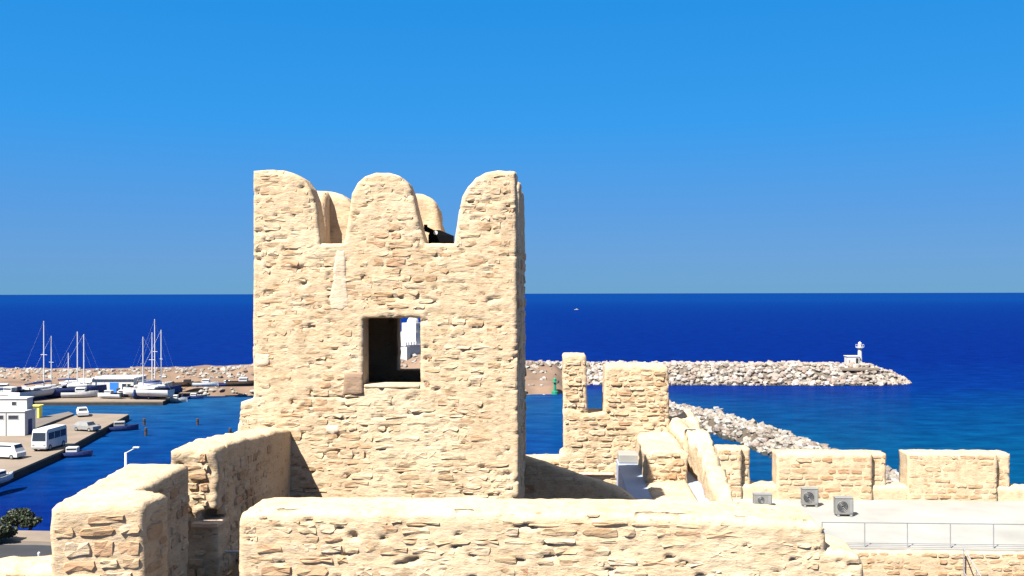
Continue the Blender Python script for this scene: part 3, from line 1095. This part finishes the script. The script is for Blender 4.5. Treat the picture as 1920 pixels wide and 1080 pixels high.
# wall B: sloping broad-topped wall on its right
bp = [(R(1345, 930, 17.2)[0] + .02, 17.0), (R(1372, 930, 17.2)[0], 17.0), (R(1358, 880, 19.0)[0], 19.0), (R(1335, 850, 21.0)[0], 21.0), (R(1312, 812, 23.0)[0], 23.0), (R(1296, 775, 24.5)[0], 24.5),
      (R(1232, 775, 24.2)[0], 24.2), (R(1252, 800, 22.95)[0], 22.95), (R(1290, 840, 21.6)[0], 21.6), (R(1310, 860, 20.2)[0], 20.2), (R(1326, 890, 18.6)[0], 18.6)]
wb = Masonry('stepped_wall', 'broad pale wall sloping down from the ruined turret, a dark gap in its crest', 'wall', (3.0, 20.5, -6.3))
def bwarp(W):
    t = np.clip((W[:, 1] - 17.0) / 7.3, 0, 1)
    st_t = np.floor(t * 6 + 0.5 * noise3(W * np.array([1, .4, 0]), 0.9, 78)) / 6
    ztop = -3.62 + 0.70 * (0.35 * t + 0.65 * np.clip(st_t, 0, 1))
    k = np.clip((W[:, 2] + 6.3) / 3.3, 0, 1)
    W[:, 2] = -6.3 + k * (ztop + 6.3)
    W[:, 2] += 0.22 * noise3(W, 0.45, 77) * k
    return W
wb.core('wall', slab([bp], -3.0, -6.3, 0.06, 0.05, 0.0, 30, PLAN, 0.035, 0.0, 17, bwarp))
hu, hz = R(1300, 818, 21.8)
wb.part('dark_gap', MB().bbox(hu - .16, hu + .12, 21.6, 22.2, hz - .10, hz + .10, .03), 'dark')  # solid dark block drawn where the crest has its gap
face(wb, bp[0], bp[1], -5.0, -3.72, ch=(.12, .2), sl=(.12, .25), skip=.2)
wb.finish()

# ================================================================ fort: the lower white terrace on the right
ZT = -8.5
fort_slab('terrace_roof', 4.6, 34.0, GP(1700, 1030, ZT)[1], 40.6, -11.5, ZT, 'whitewash')
tv = GP(1700, 1030, ZT)[1]
ret = Masonry('retaining_wall', 'brown rubble wall below the white terrace edge', 'wall', (10, tv - .2, -14))
rl = [(4.6, -14), (30, -14), (30, ZT - .06), (4.6, ZT - .06)]
ret.core('wall', slab([rl], tv - .12, tv + .3, 0.16, 0.03, 0, 2, ELEV, .02, .03, 18))
ret.lay((8.0, tv - .12), 0, 12, -10.4, ZT - .08, None, (.16, .26), (.25, .6), .1, (-.005, .04), .03, 'stone_far')
ret.finish()

VR = 40.0
def merlon(px0, px1, pxs, top, label, sd):
    zt_, zb_ = R(px0, top, VR)[1], ZT - .3
    u0, u1, us = R(px0, 900, VR)[0], R(px1, 900, VR)[0], R(pxs, 900, VR)[0]
    m = Masonry('parapet_merlon', label, 'merlon', ((u0 + u1) / 2, VR + .5, zb_), 'merlons of the terrace parapet')
    m.core('block', slab([[(u0, zb_), (us, zb_), (us, zt_), (u0, zt_)]], VR, VR + 1.1, .10, .02, .02, 6, ELEV, .02, .04, sd))
    m.core('set_back', slab([[(us - .05, zb_), (u1, zb_), (u1, zt_ - .02), (us - .05, zt_ - .02)]], VR + .28, VR + 1.1, .10, .02, .02, 5, ELEV, .018, .03, sd + 50))
    m.lay((u0, VR), 0, us - u0, ZT + .05, zt_ - .04, None, (.17, .28), (.3, .75), .2, (-.005, .03), .035, 'stone_far')
    m.lay((us + .05, VR + .28), 0, u1 - us - .05, ZT + .05, zt_ - .06, None, (.17, .28), (.3, .6), .2, (-.005, .03), .035, 'stone_far')
    m.finish()
merlon(1346, 1408, 1390, 842, 'narrow parapet merlon next to the broad sloping wall', 21)
merlon(1457, 1665, 1635, 851, 'wide parapet merlon behind the two standing fan units', 22)
merlon(1702, 1899, 1869, 852, 'wide parapet merlon at the open end of the white terrace', 23)
slw = Masonry('parapet_sill', 'low sill wall joining the merlons of the terrace parapet', 'wall', (12, VR + .5, ZT - .3))
su0, su1 = R(1340, 900, VR)[0], R(2050, 900, VR)[0]
slw.core('wall', slab([[(su0, ZT - .3), (su1, ZT - .3), (su1, R(1910, 917, VR)[1]), (su0, R(1430, 911, VR)[1])]], VR + .12, VR + 1.0, .12, .05, .05, 5, ELEV, .025, .0, 24))
slw.finish()


def ac_unit(px, base_py, w, h, label):
    u, v = GP(px, base_py, ZT)
    m = Masonry('air_conditioner', label, 'air conditioner', (u, v, ZT), 'air conditioners on the white terrace')
    d = .34
    z0 = ZT + .07
    m.part('casing', MB().bbox(u - w / 2, u + w / 2, v, v + d, z0, z0 + h, .02), 'casing')
    fx, fz = u - w * .12, z0 + h * .5
    m.part('fan_opening', MB().tube((fx, v + .01, fz), (fx, v - .008, fz), h * .33, n=24), 'dark')
    g = MB()
    for k in range(4):
        r0 = h * .33 * (k + 1) / 4
        for i in range(20):
            a, b = 2 * math.pi * i / 20, 2 * math.pi * (i + 1) / 20
            g.tube((fx + r0 * math.cos(a), v - .014, fz + r0 * math.sin(a)), (fx + r0 * math.cos(b), v - .014, fz + r0 * math.sin(b)), .006, n=4)
    stuff(m.part('grille', g, 'grey'))
    m.part('side_panel', MB().bbox(u + w * .30, u + w * .46, v - .012, v + .01, z0 + h * .1, z0 + h * .9, .004), 'grey')
    for s in (-1, 1):
        m.part('foot', MB().bbox(u + s * w * .36 - .04, u + s * w * .36 + .04, v - .06, v + d + .05, ZT, ZT + .075, .008), 'grey')
    m.part('top_edge', MB().bbox(u - w / 2 - .012, u + w / 2 + .012, v - .012, v + d + .012, z0 + h, z0 + h + .022, .005), 'grey')
ac_unit(1430, 951, .70, .40, 'white air conditioner half hidden behind the parapet, next to the narrow merlon')
ac_unit(1519, 952, .62, .64, 'white air conditioner standing close to the foot of the wide merlon')
ac_unit(1583, 970, .66, .62, 'white air conditioner standing out on the open terrace, away from the merlons')

# railing along the terrace edge
def railing(pts, label, h, step, name='railing'):
    p0 = np.array(pts[0])
    m = Masonry(name, label, 'railing', tuple(p0))
    for i in range(len(pts) - 1):
        a, b = np.array(pts[i]), np.array(pts[i + 1])
        m.part('top_rail', MB().tube(tuple(a + (0, 0, h)), tuple(b + (0, 0, h)), .022), 'rail')
        m.part('mid_rail', MB().tube(tuple(a + (0, 0, h * .10)), tuple(b + (0, 0, h * .10)), .014), 'rail')
        n = max(1, int(round(np.linalg.norm(b - a) / step)))
        for k in range(n + (1 if i == len(pts) - 2 else 0)):
            p = a + (b - a) * k / n
            m.part('post', MB().tube(tuple(p - (0, 0, .12)), tuple(p + (0, 0, h)), .02), 'rail')
ra = R(1540, 1022, tv + .15)[0]
railing([(ra, tv + .12, ZT), (ra + 12.6, tv + .12, ZT)], 'thin steel railing along the edge of the white terrace', .82, 1.42)
s0u, s0v = R(1806, 1028, tv - .3)[0], tv - .3
railing([(s0u, s0v, ZT - .75), (s0u + .25, s0v - 4.2, ZT - 2.9)], 'steel stair handrail going down from the terrace edge', .85, 0.9, 'stair_railing')

# solid body of the fort beneath everything
for nm, a in (('fort_base', (-4.3, 3.6, 10.0, 25.0, -21.0, -5.9)), ('fort_bastion', (3.4, 34.0, tv + .35, 40.8, -21.0, -11.4))):
    fort_slab(nm, *a, 'mortar')
fort_slab('courtyard_ground', 3.65, 30.0, 8.0, tv + .2, -21.0, -13.9, 'shade_flagstone')

# ================================================================ harbour light on the breakwater
D = 235.0
x, y, z = AT(1612, 686, D)
hl = thing('harbour_light', 'slim white harbour light tower with a gallery on the boulder breakwater', 'lighthouse', (x, y, z - .3))
MB().lathe([(.62, 0), (.56, .5), (.46, 4.2), (.46, 4.4)], 16).build('column', M['white'], hl, True)
MB().lathe([(.45, 4.35), (.9, 4.6), (1.02, 4.65), (1.02, 4.78), (.4, 4.8)], 16).build('gallery', M['white'], hl)
MB().lathe([(.36, 4.78), (.36, 5.6)], 12).build('lantern', M['white'], hl)
MB().lathe([(.45, 5.58), (.38, 5.8), (.06, 6.05)], 12).build('lantern_roof', M['white'], hl)
g = MB()
for i in range(10):
    a = 2 * math.pi * i / 10
    g.tube((math.cos(a), math.sin(a), 4.76), (math.cos(a), math.sin(a), 5.35), .025, n=4)
    b = 2 * math.pi * (i + 1) / 10
    g.tube((math.cos(a), math.sin(a), 5.35), (math.cos(b), math.sin(b), 5.35), .025, n=4)
g.build('gallery_rail', M['white'], hl)
x, y, z = AT(1597, 686, D + .2)
hh = thing('equipment_hut', 'small flat-roofed white hut beside the harbour light', 'hut', (x, y, z - .4))
MB().bbox(-1.45, 1.45, -1.2, 1.2, 0, 2.55, .03).build('wall', M['white_wall'], hh)
MB().bbox(-1.6, 1.6, -1.35, 1.35, 2.55, 2.75, .02).build('roof', M['white'], hh)
MB().bbox(.55, 1.2, -1.225, -1.19, .3, 2.2, .01).build('door', M['dark'], hh)
MB().bbox(-1.2, -.85, -1.225, -1.19, .9, 1.7, .01).build('window', M['grey'], hh)
struct_pad = MB().bbox(x - 4, x + 5, 230.5, 238, 3.2, z - .32, .1).build('light_platform', M['concrete'])
tag(struct_pad, 'concrete platform under the white hut and harbour light', 'platform')

x, y, z = AT(1040, 731, 209)
gb = thing('green_beacon', 'small green navigation beacon on the tip of the sandy spit', 'beacon', (x, y, spit_z(x, y) - .1))
MB().lathe([(.8, 0), (.75, 1.4), (.55, 1.5)], 12).build('base', M['green'], gb)
MB().lathe([(.3, 1.45), (.26, 3.4)], 10).build('column', M['green'], gb)
MB().lathe([(.55, 3.3), (.6, 3.4), (.35, 3.5), (.35, 4.1), (.1, 4.35)], 12).build('lantern', M['green'], gb)
MB().tube((.26, 0, 2.9), (.75, -.1, 3.3), .06).bbox(.6, .95, -.25, .05, 3.2, 3.75, .02).build('panel', M['dark'], gb)

# ================================================================ harbour buildings
def windows(root, spots, mat='glass', frame='white'):
    """spots: x0,x1,z0,z1 at y = yf; each a recessed pane in a frame"""
    for x0, x1, z0, z1, yf in spots:
        w = MB().bbox(x0, x1, yf - .05, yf + .08, z0, z1, .01).build('window', M[frame], root)
        MB().bbox(x0 + .07, x1 - .07, yf - .062, yf + .02, z0 + .07, z1 - .07, .004).build('pane', M[mat], w)

# two-storey white office on the pier
D = 139.0
x1, yb = G(46, 815, PZ)
ob = thing('harbour_office', 'white two-storey harbour office with flat roofs on the pier', 'building', (x1 - 4.5, yb + 1.6, PZ))
MB().box(-5.5, 4.5, -1.6, 1.6, 0, 3.5).build('wall', M['white_wall'], ob)
MB().bbox(-5.6, 4.6, -1.72, 1.7, 3.5, 3.7, .03).build('roof', M['white'], ob)
up = MB().box(-5.5, 4.1, -.2, 1.6, 3.69, 5.3).build('upper_storey', M['white_wall'], ob)
MB().bbox(-5.6, 4.25, -.35, 1.75, 5.3, 5.5, .03).build('upper_roof', M['white'], up)
windows(ob, [(.2, 1.4, 2.4, 3.1, -1.6), (2.0, 3.6, 2.4, 3.1, -1.6), (-2.2, -.4, 2.4, 3.1, -1.6), (1.8, 2.6, 4.3, 4.95, -.2), (-.8, 0, 4.2, 4.85, -.2)])
MB().bbox(4.48, 4.56, -.6, .5, 0, 2.3, .01).build('door', M['navy'], ob)
MB().bbox(1.65, 1.78, -1.66, -1.58, 0, 3.4, .01).build('downpipe', M['grey'], ob)

# marina club with the blue door
D = 201.0
x0, _, _ = AT(172, 720, D)
x1, _, _ = AT(250, 720, D)
mc = thing('marina_building', 'white marina building with a wide blue door behind the boats', 'building', ((x0 + x1) / 2, D + 3, QZ))
hw = (x1 - x0) / 2
MB().box(-hw, hw, -3, 4, 0, 3.4).build('wall', M['white_wall'], mc)
MB().bbox(-hw - .3, hw + .3, -3.4, 4.2, 3.4, 3.7, .03).build('roof', M['white'], mc)
dr = MB().bbox(-.6, 1.2, -3.06, -2.98, .2, 2.7, .01).build('door', M['blue'], mc)
MB().tube((1.0, -3.1, 1.3), (1.0, -3.1, 1.6), .03).build('handle', M['steel'], dr)
windows(mc, [(-hw + .4, -hw + 1.1, .9, 2.2, -3), (-hw + 1.7, -hw + 2.8, 1.3, 2.2, -3), (1.9, 2.9, .9, 2.5, -3), (3.0, 3.8, .9, 2.5, -3)])

# long low shed beside it
x0, _, _ = AT(120, 715, 206)
x1, _, _ = AT(168, 715, 206)
sh = thing('boat_shed', 'long low boat shed with a pale roof beside the marina building', 'shed', ((x0 + x1) / 2, 208, QZ))
hw = (x1 - x0) / 2
MB().box(-hw, hw, -2, 3, 0, 2.2).build('wall', M['wood'], sh)
MB().add([(-hw - .4, -2.6, 2.2), (hw + .4, -2.6, 2.2), (hw + .4, 3.4, 2.6), (-hw - .4, 3.4, 2.6), (-hw - .4, -2.6, 2.36), (hw + .4, -2.6, 2.36), (hw + .4, 3.4, 2.76), (-hw - .4, 3.4, 2.76)],
         [(3, 2, 1, 0), (4, 5, 6, 7), (0, 1, 5, 4), (1, 2, 6, 5), (2, 3, 7, 6), (3, 0, 4, 7)]).build('roof', M['white'], sh)
MB().bbox(-1.6, 1.6, -2.05, -1.98, .1, 1.9, .01).build('door', M['dark'], sh)

# white domed building behind the tower's window
D = 234.0
wb_ = thing('white_pavilion', 'white building with a stepped tower and small dark windows, seen through the tower window', 'building', (AT(764, 672, D)[0], D, 5.2), 1.0)
MB().box(-4.5, 4.5, -3, 4, 0, 4.2).build('wall', M['white_wall'], wb_)
MB().bbox(-4.7, 4.7, -3.2, 4.2, 4.2, 4.5, .03).build('roof', M['white'], wb_)
MB().box(-4.6, -3.3, -3.5, -2.5, 0, 4.1).build('buttress', M['white_wall'], wb_)
tt = MB().box(.4, 4.4, -2.2, 3, 4.4, 7.4).build('tower', M['white_wall'], wb_)
MB().box(1.0, 4.2, -1.8, 2.6, 7.4, 9.6).lathe([(1.5, 9.6), (1.4, 10.2), (1.0, 10.9), (.3, 11.2)], 16, (2.6, .4, 0)).build('dome', M['white_wall'], tt)
for i in range(5):
    MB().box(-4.6 + i * 1.0, -4.2 + i * 1.0, -3.15, -2.8, 4.5, 5.2).build('battlement', M['white'], wb_)
windows(wb_, [(-2.6, -1.9, 1.0, 2.2, -3), (-.2, .6, 1.0, 2.2, -3), (2.4, 3.2, 1.0, 2.2, -3), (2.2, 2.8, 8.2, 8.9, -1.8)], 'green')
MB().bbox(-2.3, 4.3, -3.3, -2.95, 0, .5, .02).build('plinth', M['green'], wb_)

# yellow kiosk on the floating dock
dk = [G(40, 806, .8), G(60, 783, .8), G(128, 770, .8), G(138, 774, .8), G(96, 789, .8), G(52, 806, .8)]
fd = MB().prism(dk, -.3, .8).build('floating_dock', M['concrete_grey'])
tag(fd, 'narrow grey floating dock moored behind the pier', 'dock')
x, y = G(69, 781, .8)
yk = thing('kiosk', 'small yellow kiosk on the grey floating dock', 'kiosk', (x, y, .8))
MB().bbox(-.65, .65, -.6, .6, 0, 2.0, .03).build('wall', M['yellow'], yk)
MB().bbox(-.8, .8, -.8, .8, 2.0, 2.18, .03).build('roof', M['yellow'], yk)
MB().bbox(-.3, .3, -.63, -.59, .1, 1.7, .01).build('door', M['grey'], yk)

# ================================================================ boats
def hull_mesh(L, B, H, dark_band=0.0):
    """a lofted hull along +x (bow), keel at z = 0"""
    st = 11
    V, Fa = [], []
    prof = 6
    for i in range(st):
        t = i / (st - 1)
        x = -L / 2 + L * t
        w = B / 2 * (0.72 + 0.28 * min(1, t * 2.5)) * (1 - max(0, (t - .5) / .5) ** 2.2)
        w = max(w, 0.02)
        sheer = H * (1 + .18 * max(0, t - .4) ** 1.5 * 2)
        keel = H * .28 * max(0, (t - .75) / .25) ** 1.5
        for j in range(prof):
            s = j / (prof - 1)
            ww = w * math.sin(min(1, .25 + s * .95) * math.pi / 2) if j else 0.02
            V.append((x, -ww, keel + (sheer - keel) * s ** 1.1))
        for j in range(prof):
            s = 1 - j / (prof - 1)
            k = prof - 1 - j
            ww = w * math.sin(min(1, .25 + s * .95) * math.pi / 2) if k else 0.02
            V.append((x, ww, keel + (sheer - keel) * s ** 1.1))
    m = prof * 2
    for i in range(st - 1):
        for j in range(m - 1):
            Fa.append((i * m + j, i * m + j + 1, (i + 1) * m + j + 1, (i + 1) * m + j))
        Fa.append((i * m + prof - 1, (i + 1) * m + prof - 1, (i + 1) * m + prof, i * m + prof))
    Fa.append(tuple(range(m)))
    Fa = list(dict.fromkeys(Fa))
    return V, [f for f in Fa]


def yacht(px, top_py, depth, L, rot, hullmat, label, ground=QZ, cover=None, masts=(0.08,), cradle=True):
    x = (px - 960) / F * depth
    zt_ = EYE + (550 - top_py) / F * depth
    H = 1.5
    z0 = ground + (.55 if cradle else -.35)
    r = thing('sailing_yacht', label, 'sailboat', (x, depth, ground if cradle else 0), rot, 'yachts laid up on the marina quay')
    dz = z0 - (ground if cradle else 0)
    V, Fa = hull_mesh(L, L * .31, H)
    h = link('hull', mesh('hull', [(a - masts[0] * L, b, c + dz) for a, b, c in V], Fa, M[hullmat]), r)
    MB().bbox(-L * .22 - masts[0] * L, L * .14 - masts[0] * L, -L * .09, L * .09, dz + H * 1.0, dz + H + .55, .12).build('cabin', M['white'], r)
    mz = zt_ - r.location.z
    MB().tube((0, 0, dz + H * .8), (0, 0, mz), .13, .09, 6).build('mast', M['white'], r)
    sp_ = mz * .55 + dz * .45
    MB().tube((0, -.8, sp_), (0, .8, sp_), .05, n=5).build('spreader', M['white'], r)
    MB().tube((0, 0, dz + H + 1.2), (-L * .38, 0, dz + H + 1.15), .08, n=6).build('boom', M['steel'], r)
    if cover:
        MB().tube((-.2, 0, dz + H + 1.32), (-L * .38, 0, dz + H + 1.25), .22, .15, 8).build('sail_cover', M[cover], r)
    MB().tube((0, 0, mz), (L * .46 - masts[0] * L, 0, dz + H * 1.15), .012, n=4).build('forestay', M['steel'], r)
    MB().tube((0, 0, mz), (-L * .49 - masts[0] * L, 0, dz + H), .012, n=4).build('backstay', M['steel'], r)
    if cradle:
        MB().bbox(-L * .25, L * .2, -.12, .12, .03, dz + .3, .03).build('keel', M['navy'], r)
        for sx in (-1, 1):
            for sy in (-1, 1):
                MB().tube((sx * L * .18, sy * 1.2, 0), (sx * L * .18, sy * .75, dz + .7), .07, n=5).build('prop', M['wood'], r)
    return r


yacht(82, 600, 195, 13, 1.25, 'white', 'tall-masted yacht with a navy sail cover laid up on the quay', cover='navy')
yacht(96, 628, 198, 10, 1.0, 'navy', 'dark-hulled yacht beside the tall-masted one', cover='navy')
yacht(128, 660, 205, 7, 1.3, 'white', 'short-masted little yacht in front of the long boat shed')
yacht(145, 620, 202, 10, .35, 'white', 'white yacht between the boat shed and the marina building', cover='navy')
yacht(157, 625, 199, 10.5, .5, 'navy', 'navy yacht at the corner of the marina building')
yacht(268, 630, 194, 11, 2.9, 'white', 'white yacht lying broadside at the end of the quay', cover='navy')
yacht(285, 622, 200, 10, 1.2, 'white', 'white yacht in the cluster of masts at the quay end')
yacht(290, 597, 204, 12, 1.1, 'white', 'yacht with the tallest mast in the cluster at the quay end')
yacht(302, 617, 197, 10, .7, 'navy', 'dark yacht at the very corner of the quay', cover='navy')


def motorboat(x, y, z, L, rot, hullmat, label, top='white', group='small boats in the harbour', name='motor_boat'):
    r = thing(name, label, 'boat', (x, y, z), rot, group)
    H = L * .17
    V, Fa = hull_mesh(L, L * .34, H)
    link('hull', mesh('hull', [(a, b, c - H * .25) for a, b, c in V], Fa, M[hullmat]), r)
    MB().bbox(-L * .12, L * .16, -L * .1, L * .1, H * .72, H * 1.5, L * .015).build('cabin', M[top], r)
    MB().bbox(-L * .10, L * .14, -L * .103, L * .103, H * 1.08, H * 1.34, L * .004).build('windscreen', M['glass'], r)
    MB().bbox(-L * .54, -L * .47, -L * .05, L * .05, H * .1, H * 1.1, L * .012).build('outboard', M['dark'], r)
    return r


def at_ground(px, py, z):
    a, b = G(px, py, z)
    return a, b, z
motorboat(*at_ground(325, 752, 0), 5.5, .1, 'white', 'small white boat moored off the marina quay corner')
motorboat(*at_ground(362, 746, 0), 4.5, .05, 'navy', 'low dark boat moored under the sandy shore')
motorboat(*at_ground(134, 855, 0), 5.4, .15, 'navy', 'dark boat tied to the pier beside the white minibus')
motorboat(*at_ground(222, 806, 0), 6.0, .35, 'navy', 'dark boat with a pale cabin tied near the pier head', 'grey')
motorboat(*at_ground(1342, 772, 0), 3.2, .3, 'white', 'tiny white boat off the low rock mole')
motorboat(*at_ground(1081, 581.5, 0), 6.5, .2, 'white', 'lone white boat far out on the open sea', group='boats at sea')
motorboat(*at_ground(20, 742, QZ + .3), 8, 2.8, 'white', 'white motor boat ashore at the end of the marina quay by the spit')
motorboat(*at_ground(105, 741, QZ + .3), 7, .4, 'navy', 'navy motor boat ashore below the tall-masted yacht')
motorboat(*at_ground(150, 741, QZ + .3), 7, .2, 'white', 'white motor boat ashore in front of the long boat shed')
motorboat(*at_ground(262, 740, QZ + .3), 8.5, .1, 'white', 'large white motor boat ashore in front of the broadside yacht')
motorboat(*at_ground(385, 722, 2.6), 5.5, .0, 'white', 'white boat hauled up on the sandy shore', group='boats hauled up on the shore')
motorboat(*at_ground(455, 721, 2.6), 6.5, .1, 'wood', 'brown boat with a white cabin hauled up on the sandy shore', group='boats hauled up on the shore')
motorboat(*at_ground(4, 734, QZ + .3), 7.5, .3, 'navy', 'dark motor boat ashore behind the white one at the quay end by the spit')
motorboat(*at_ground(52, 740, QZ + .3), 6.5, 1.1, 'white', 'stubby white motor boat ashore beside the navy motor boat')
motorboat(*at_ground(205, 743, QZ + .3), 5.5, 2.9, 'white', 'small white motor boat ashore in front of the blue door')
motorboat(*at_ground(228, 741, QZ + .3), 5.0, .2, 'navy', 'small navy motor boat ashore right of the blue door')
motorboat(*at_ground(318, 736, QZ + .3), 6.0, .9, 'wood', 'brown wooden boat ashore on the quay corner behind the dark yacht', 'dark')
motorboat(*at_ground(350, 722, 2.2), 5.5, .3, 'wood', 'dark wooden boat hauled up on the sand next to the quay', 'wood', group='boats hauled up on the shore')
motorboat(*at_ground(425, 722, 2.4), 4.5, .1, 'navy', 'small navy boat hauled up between the white and the brown boat', 'white', group='boats hauled up on the shore')

# ================================================================ vehicles
def wheel(r, x, y, rad_, w=.22):
    t = MB().tube((x - w / 2, y, rad_), (x + w / 2, y, rad_), rad_, n=16).build('wheel', M['rubber'], r)
    MB().tube((x - w / 2 - .01, y, rad_), (x + w / 2 + .01, y, rad_), rad_ * .55, n=12).build('rim', M['steel'], t)


def boxy(name, label, cat, px, py, z, rot, W, L, H, mat, group=None):
    x, y = G(px, py, z)
    r = thing(name, label, cat, (x, y + L / 2, z), rot, group)
    return r

mb_ = boxy('minibus', 'white minibus parked on the pier next to its edge', 'bus', 74, 845, PZ, -.05, 2.2, 5.4, 2.9, 'white')
V, Fa = [], []
prof = [(-2.7, .35), (-2.7, 1.3), (-2.55, 2.6), (-2.3, 2.9), (2.5, 2.9), (2.7, 2.6), (2.7, .35)]
n = len(prof)
for xx in (-1.05, 1.05):
    V += [(xx * (0.93 if zz > 2.5 else 1), yy, zz) for yy, zz in prof]
Fa = [tuple(range(n)), tuple(range(2 * n - 1, n - 1, -1))] + [(i, n + i, n + (i + 1) % n, (i + 1) % n) for i in range(n)]
link('body', mesh('body', V, Fa, M['white']), mb_)
MB().add([(-.92, -2.715, 1.4), (.92, -2.715, 1.4), (.86, -2.575, 2.5), (-.86, -2.575, 2.5)], [(0, 1, 2, 3)]).build('windscreen', M['glass'], mb_)
for s in (-1, 1):
    for k in range(3):
        MB().bbox(s * 1.052 - .012, s * 1.052 + .012, -2.1 + k * 1.55, -.75 + k * 1.55, 1.5, 2.4, .004).build('side_window', M['glass'], mb_)
    MB().bbox(s * .75 - .14, s * .75 + .14, -2.73, -2.68, .75, .98, .01).build('headlight', M['steel'], mb_)
    for yy in (-1.75, 1.7):
        wheel(mb_, s * .95, yy, .42)
MB().bbox(-1.0, 1.0, -2.78, -2.68, .35, .62, .02).build('bumper', M['grey'], mb_)


def car(px, py, z, rot, mat, label, L=4.1, van=False):
    x, y = G(px, py, z)
    r = thing('parked_car', label, 'car', (x, y, z), rot, 'cars on the pier')
    h1, h2 = (.95, 1.85) if van else (.85, 1.42)
    prof = [(-L / 2, .3), (-L / 2, .8), (-L / 2 + (.15 if van else .9), h1), (-L / 2 + (.6 if van else 1.4), h2), (L / 2 - (.25 if van else .8), h2), (L / 2 - .1, h1), (L / 2, .75), (L / 2, .3)]
    n = len(prof)
    V = []
    for s in (-1, 1):
        V += [(s * (.83 if zz < 1.0 else .68), yy, zz) for yy, zz in prof]
    Fa = [tuple(range(n)), tuple(range(2 * n - 1, n - 1, -1))] + [(i, n + i, n + (i + 1) % n, (i + 1) % n) for i in range(n)]
    link('body', mesh('body', V, Fa, M[mat]), r)
    for s in (-1, 1):
        MB().add([(s * .80, -L / 2 + (.7 if van else 1.3), h1 + .05), (s * .80, L / 2 - .5, h1 + .05), (s * .705, L / 2 - .7, h2 - .1), (s * .705, -L / 2 + (.95 if van else 1.6), h2 - .1)], [(0, 1, 2, 3)]).build('side_window', M['glass'], r)
        for yy in (-L * .31, L * .31):
            wheel(r, s * .74, yy, .31, .2)
    a, b = (prof[2], prof[3])
    MB().add([(-.70, a[0] + .08, a[1] + .1), (.70, a[0] + .08, a[1] + .1), (.62, b[0] - .06, b[1] - .04), (-.62, b[0] - .06, b[1] - .04)], [(0, 1, 2, 3)]).build('windscreen', M['glass'], r)
    return r
car(12, 857, PZ, 1.35, 'white', 'white van parked on the pier in front of the office', 4.4, True)
car(154, 778, PZ, .5, 'white', 'small white car parked on the pier head edge')
car(162, 806, PZ, 1.2, 'grey', 'grey car standing alone in the middle of the pier head')
x, y = G(4, 903, PZ)
motorboat(x, y - 1, PZ + .25, 5.0, 1.4, 'white', 'white boat resting on the near end of the pier', group='boats on the pier')

# mooring posts in the harbour
for px, pt, pb in ((270, 783, 796), (273, 800, 816), (370, 783, 796), (431, 801, 811)):
    x, y = G(px, pb, 0)
    r = thing('mooring_post', 'dark timber mooring post standing in the harbour water', 'post', (x, y, -.5), 0, 'mooring posts in the harbour')
    hgt = (pb - pt) / F * y + .5
    MB().lathe([(.22, 0), (.2, hgt - .15), (.23, hgt - .12), (.16, hgt)], 8).build('pile', M['wood'], r)
    MB().lathe([(.235, hgt - .55), (.235, hgt - .40)], 8).build('band', M['rubber'], r)

# street lamp above the rampart
D = 80.0
x, y, zt_ = AT(235, 847, D)
lamp = thing('street_lamp', 'tall white street lamp with one slanting arm on the quay', 'street lamp', (x, D, 2.0))
h = zt_ - 2.0
MB().lathe([(.16, 0), (.13, 1.0), (.09, h)], 10).build('pole', M['white'], lamp, True)
MB().tube((0, 0, h - .05), (.75, 0, h + .35), .05, n=6).build('arm', M['white'], lamp)
MB().bbox(.62, 1.15, -.12, .12, h + .36, h + .48, .03).build('lamp_head', M['white'], lamp)
MB().lathe([(.28, 0), (.28, .08), (.2, .1)], 10).build('base', M['grey'], lamp)

# bollard by the road
x, y = G(72, 1062, 2.1)
bo = thing('bollard', 'short white bollard at the edge of the pavement', 'bollard', (x, y, 2.12))
MB().lathe([(.09, 0), (.08, .9), (.1, .92), (.1, 1.05), (.03, 1.12)], 10).build('post', M['white'], bo)
MB().lathe([(.16, 0), (.16, .05)], 10).build('base', M['grey'], bo)


# ================================================================ trees by the quay
def tree(px, py, z, h, w, label, seed, leaves=4200):
    x, y = G(px, py, z)
    r_ = np.random.default_rng(seed)
    r = thing('shrub_tree', label, 'tree', (x, y, z), 0, 'trees along the quay')
    t = MB()
    t.tube((0, 0, -.1), (.05, 0, h * .35), .16, .11, 8)
    cl = []
    for k in range(9):
        a = k * 2.4
        rr = w * .36 * math.sqrt((k + .5) / 9)
        c = (rr * math.cos(a), rr * math.sin(a), h * (.32 + .45 * r_.random()))
        t.tube((.05, 0, h * (.25 + .01 * k)), c, .06, .02, 5)
        cl.append(c)
    t.build('trunk', M['bark'], r)
    V, Fa = [], []
    for i in range(leaves):
        c = np.array(cl[r_.integers(9)])
        d = r_.normal(0, 1, 3)
        d /= np.linalg.norm(d)
        p = c + d * np.array([w * .27, w * .27, h * .24]) * r_.uniform(.3, 1) ** .5
        a = r_.normal(0, 1, 3)
        a /= np.linalg.norm(a)
        b = np.cross(a, r_.normal(0, 1, 3))
        b /= np.linalg.norm(b)
        s = r_.uniform(.07, .15)
        n = len(V)
        V += [p + a * s, p + b * s * .6, p - a * s, p - b * s * .6]
        Fa.append((n, n + 1, n + 2, n + 3))
    link('crown', mesh('crown', V, Fa, M['leaf']), r)
tree(30, 986, 2.1, 1.5, 2.4, 'dark rounded tree at the water edge of the quay', 1)
tree(56, 989, 2.1, 1.0, 1.5, 'low dark bush joined to the tree at the water edge', 3, 2600)
tree(-2, 1014, 2.1, 1.7, 2.2, 'dark tree at the roadside by the quay', 2)
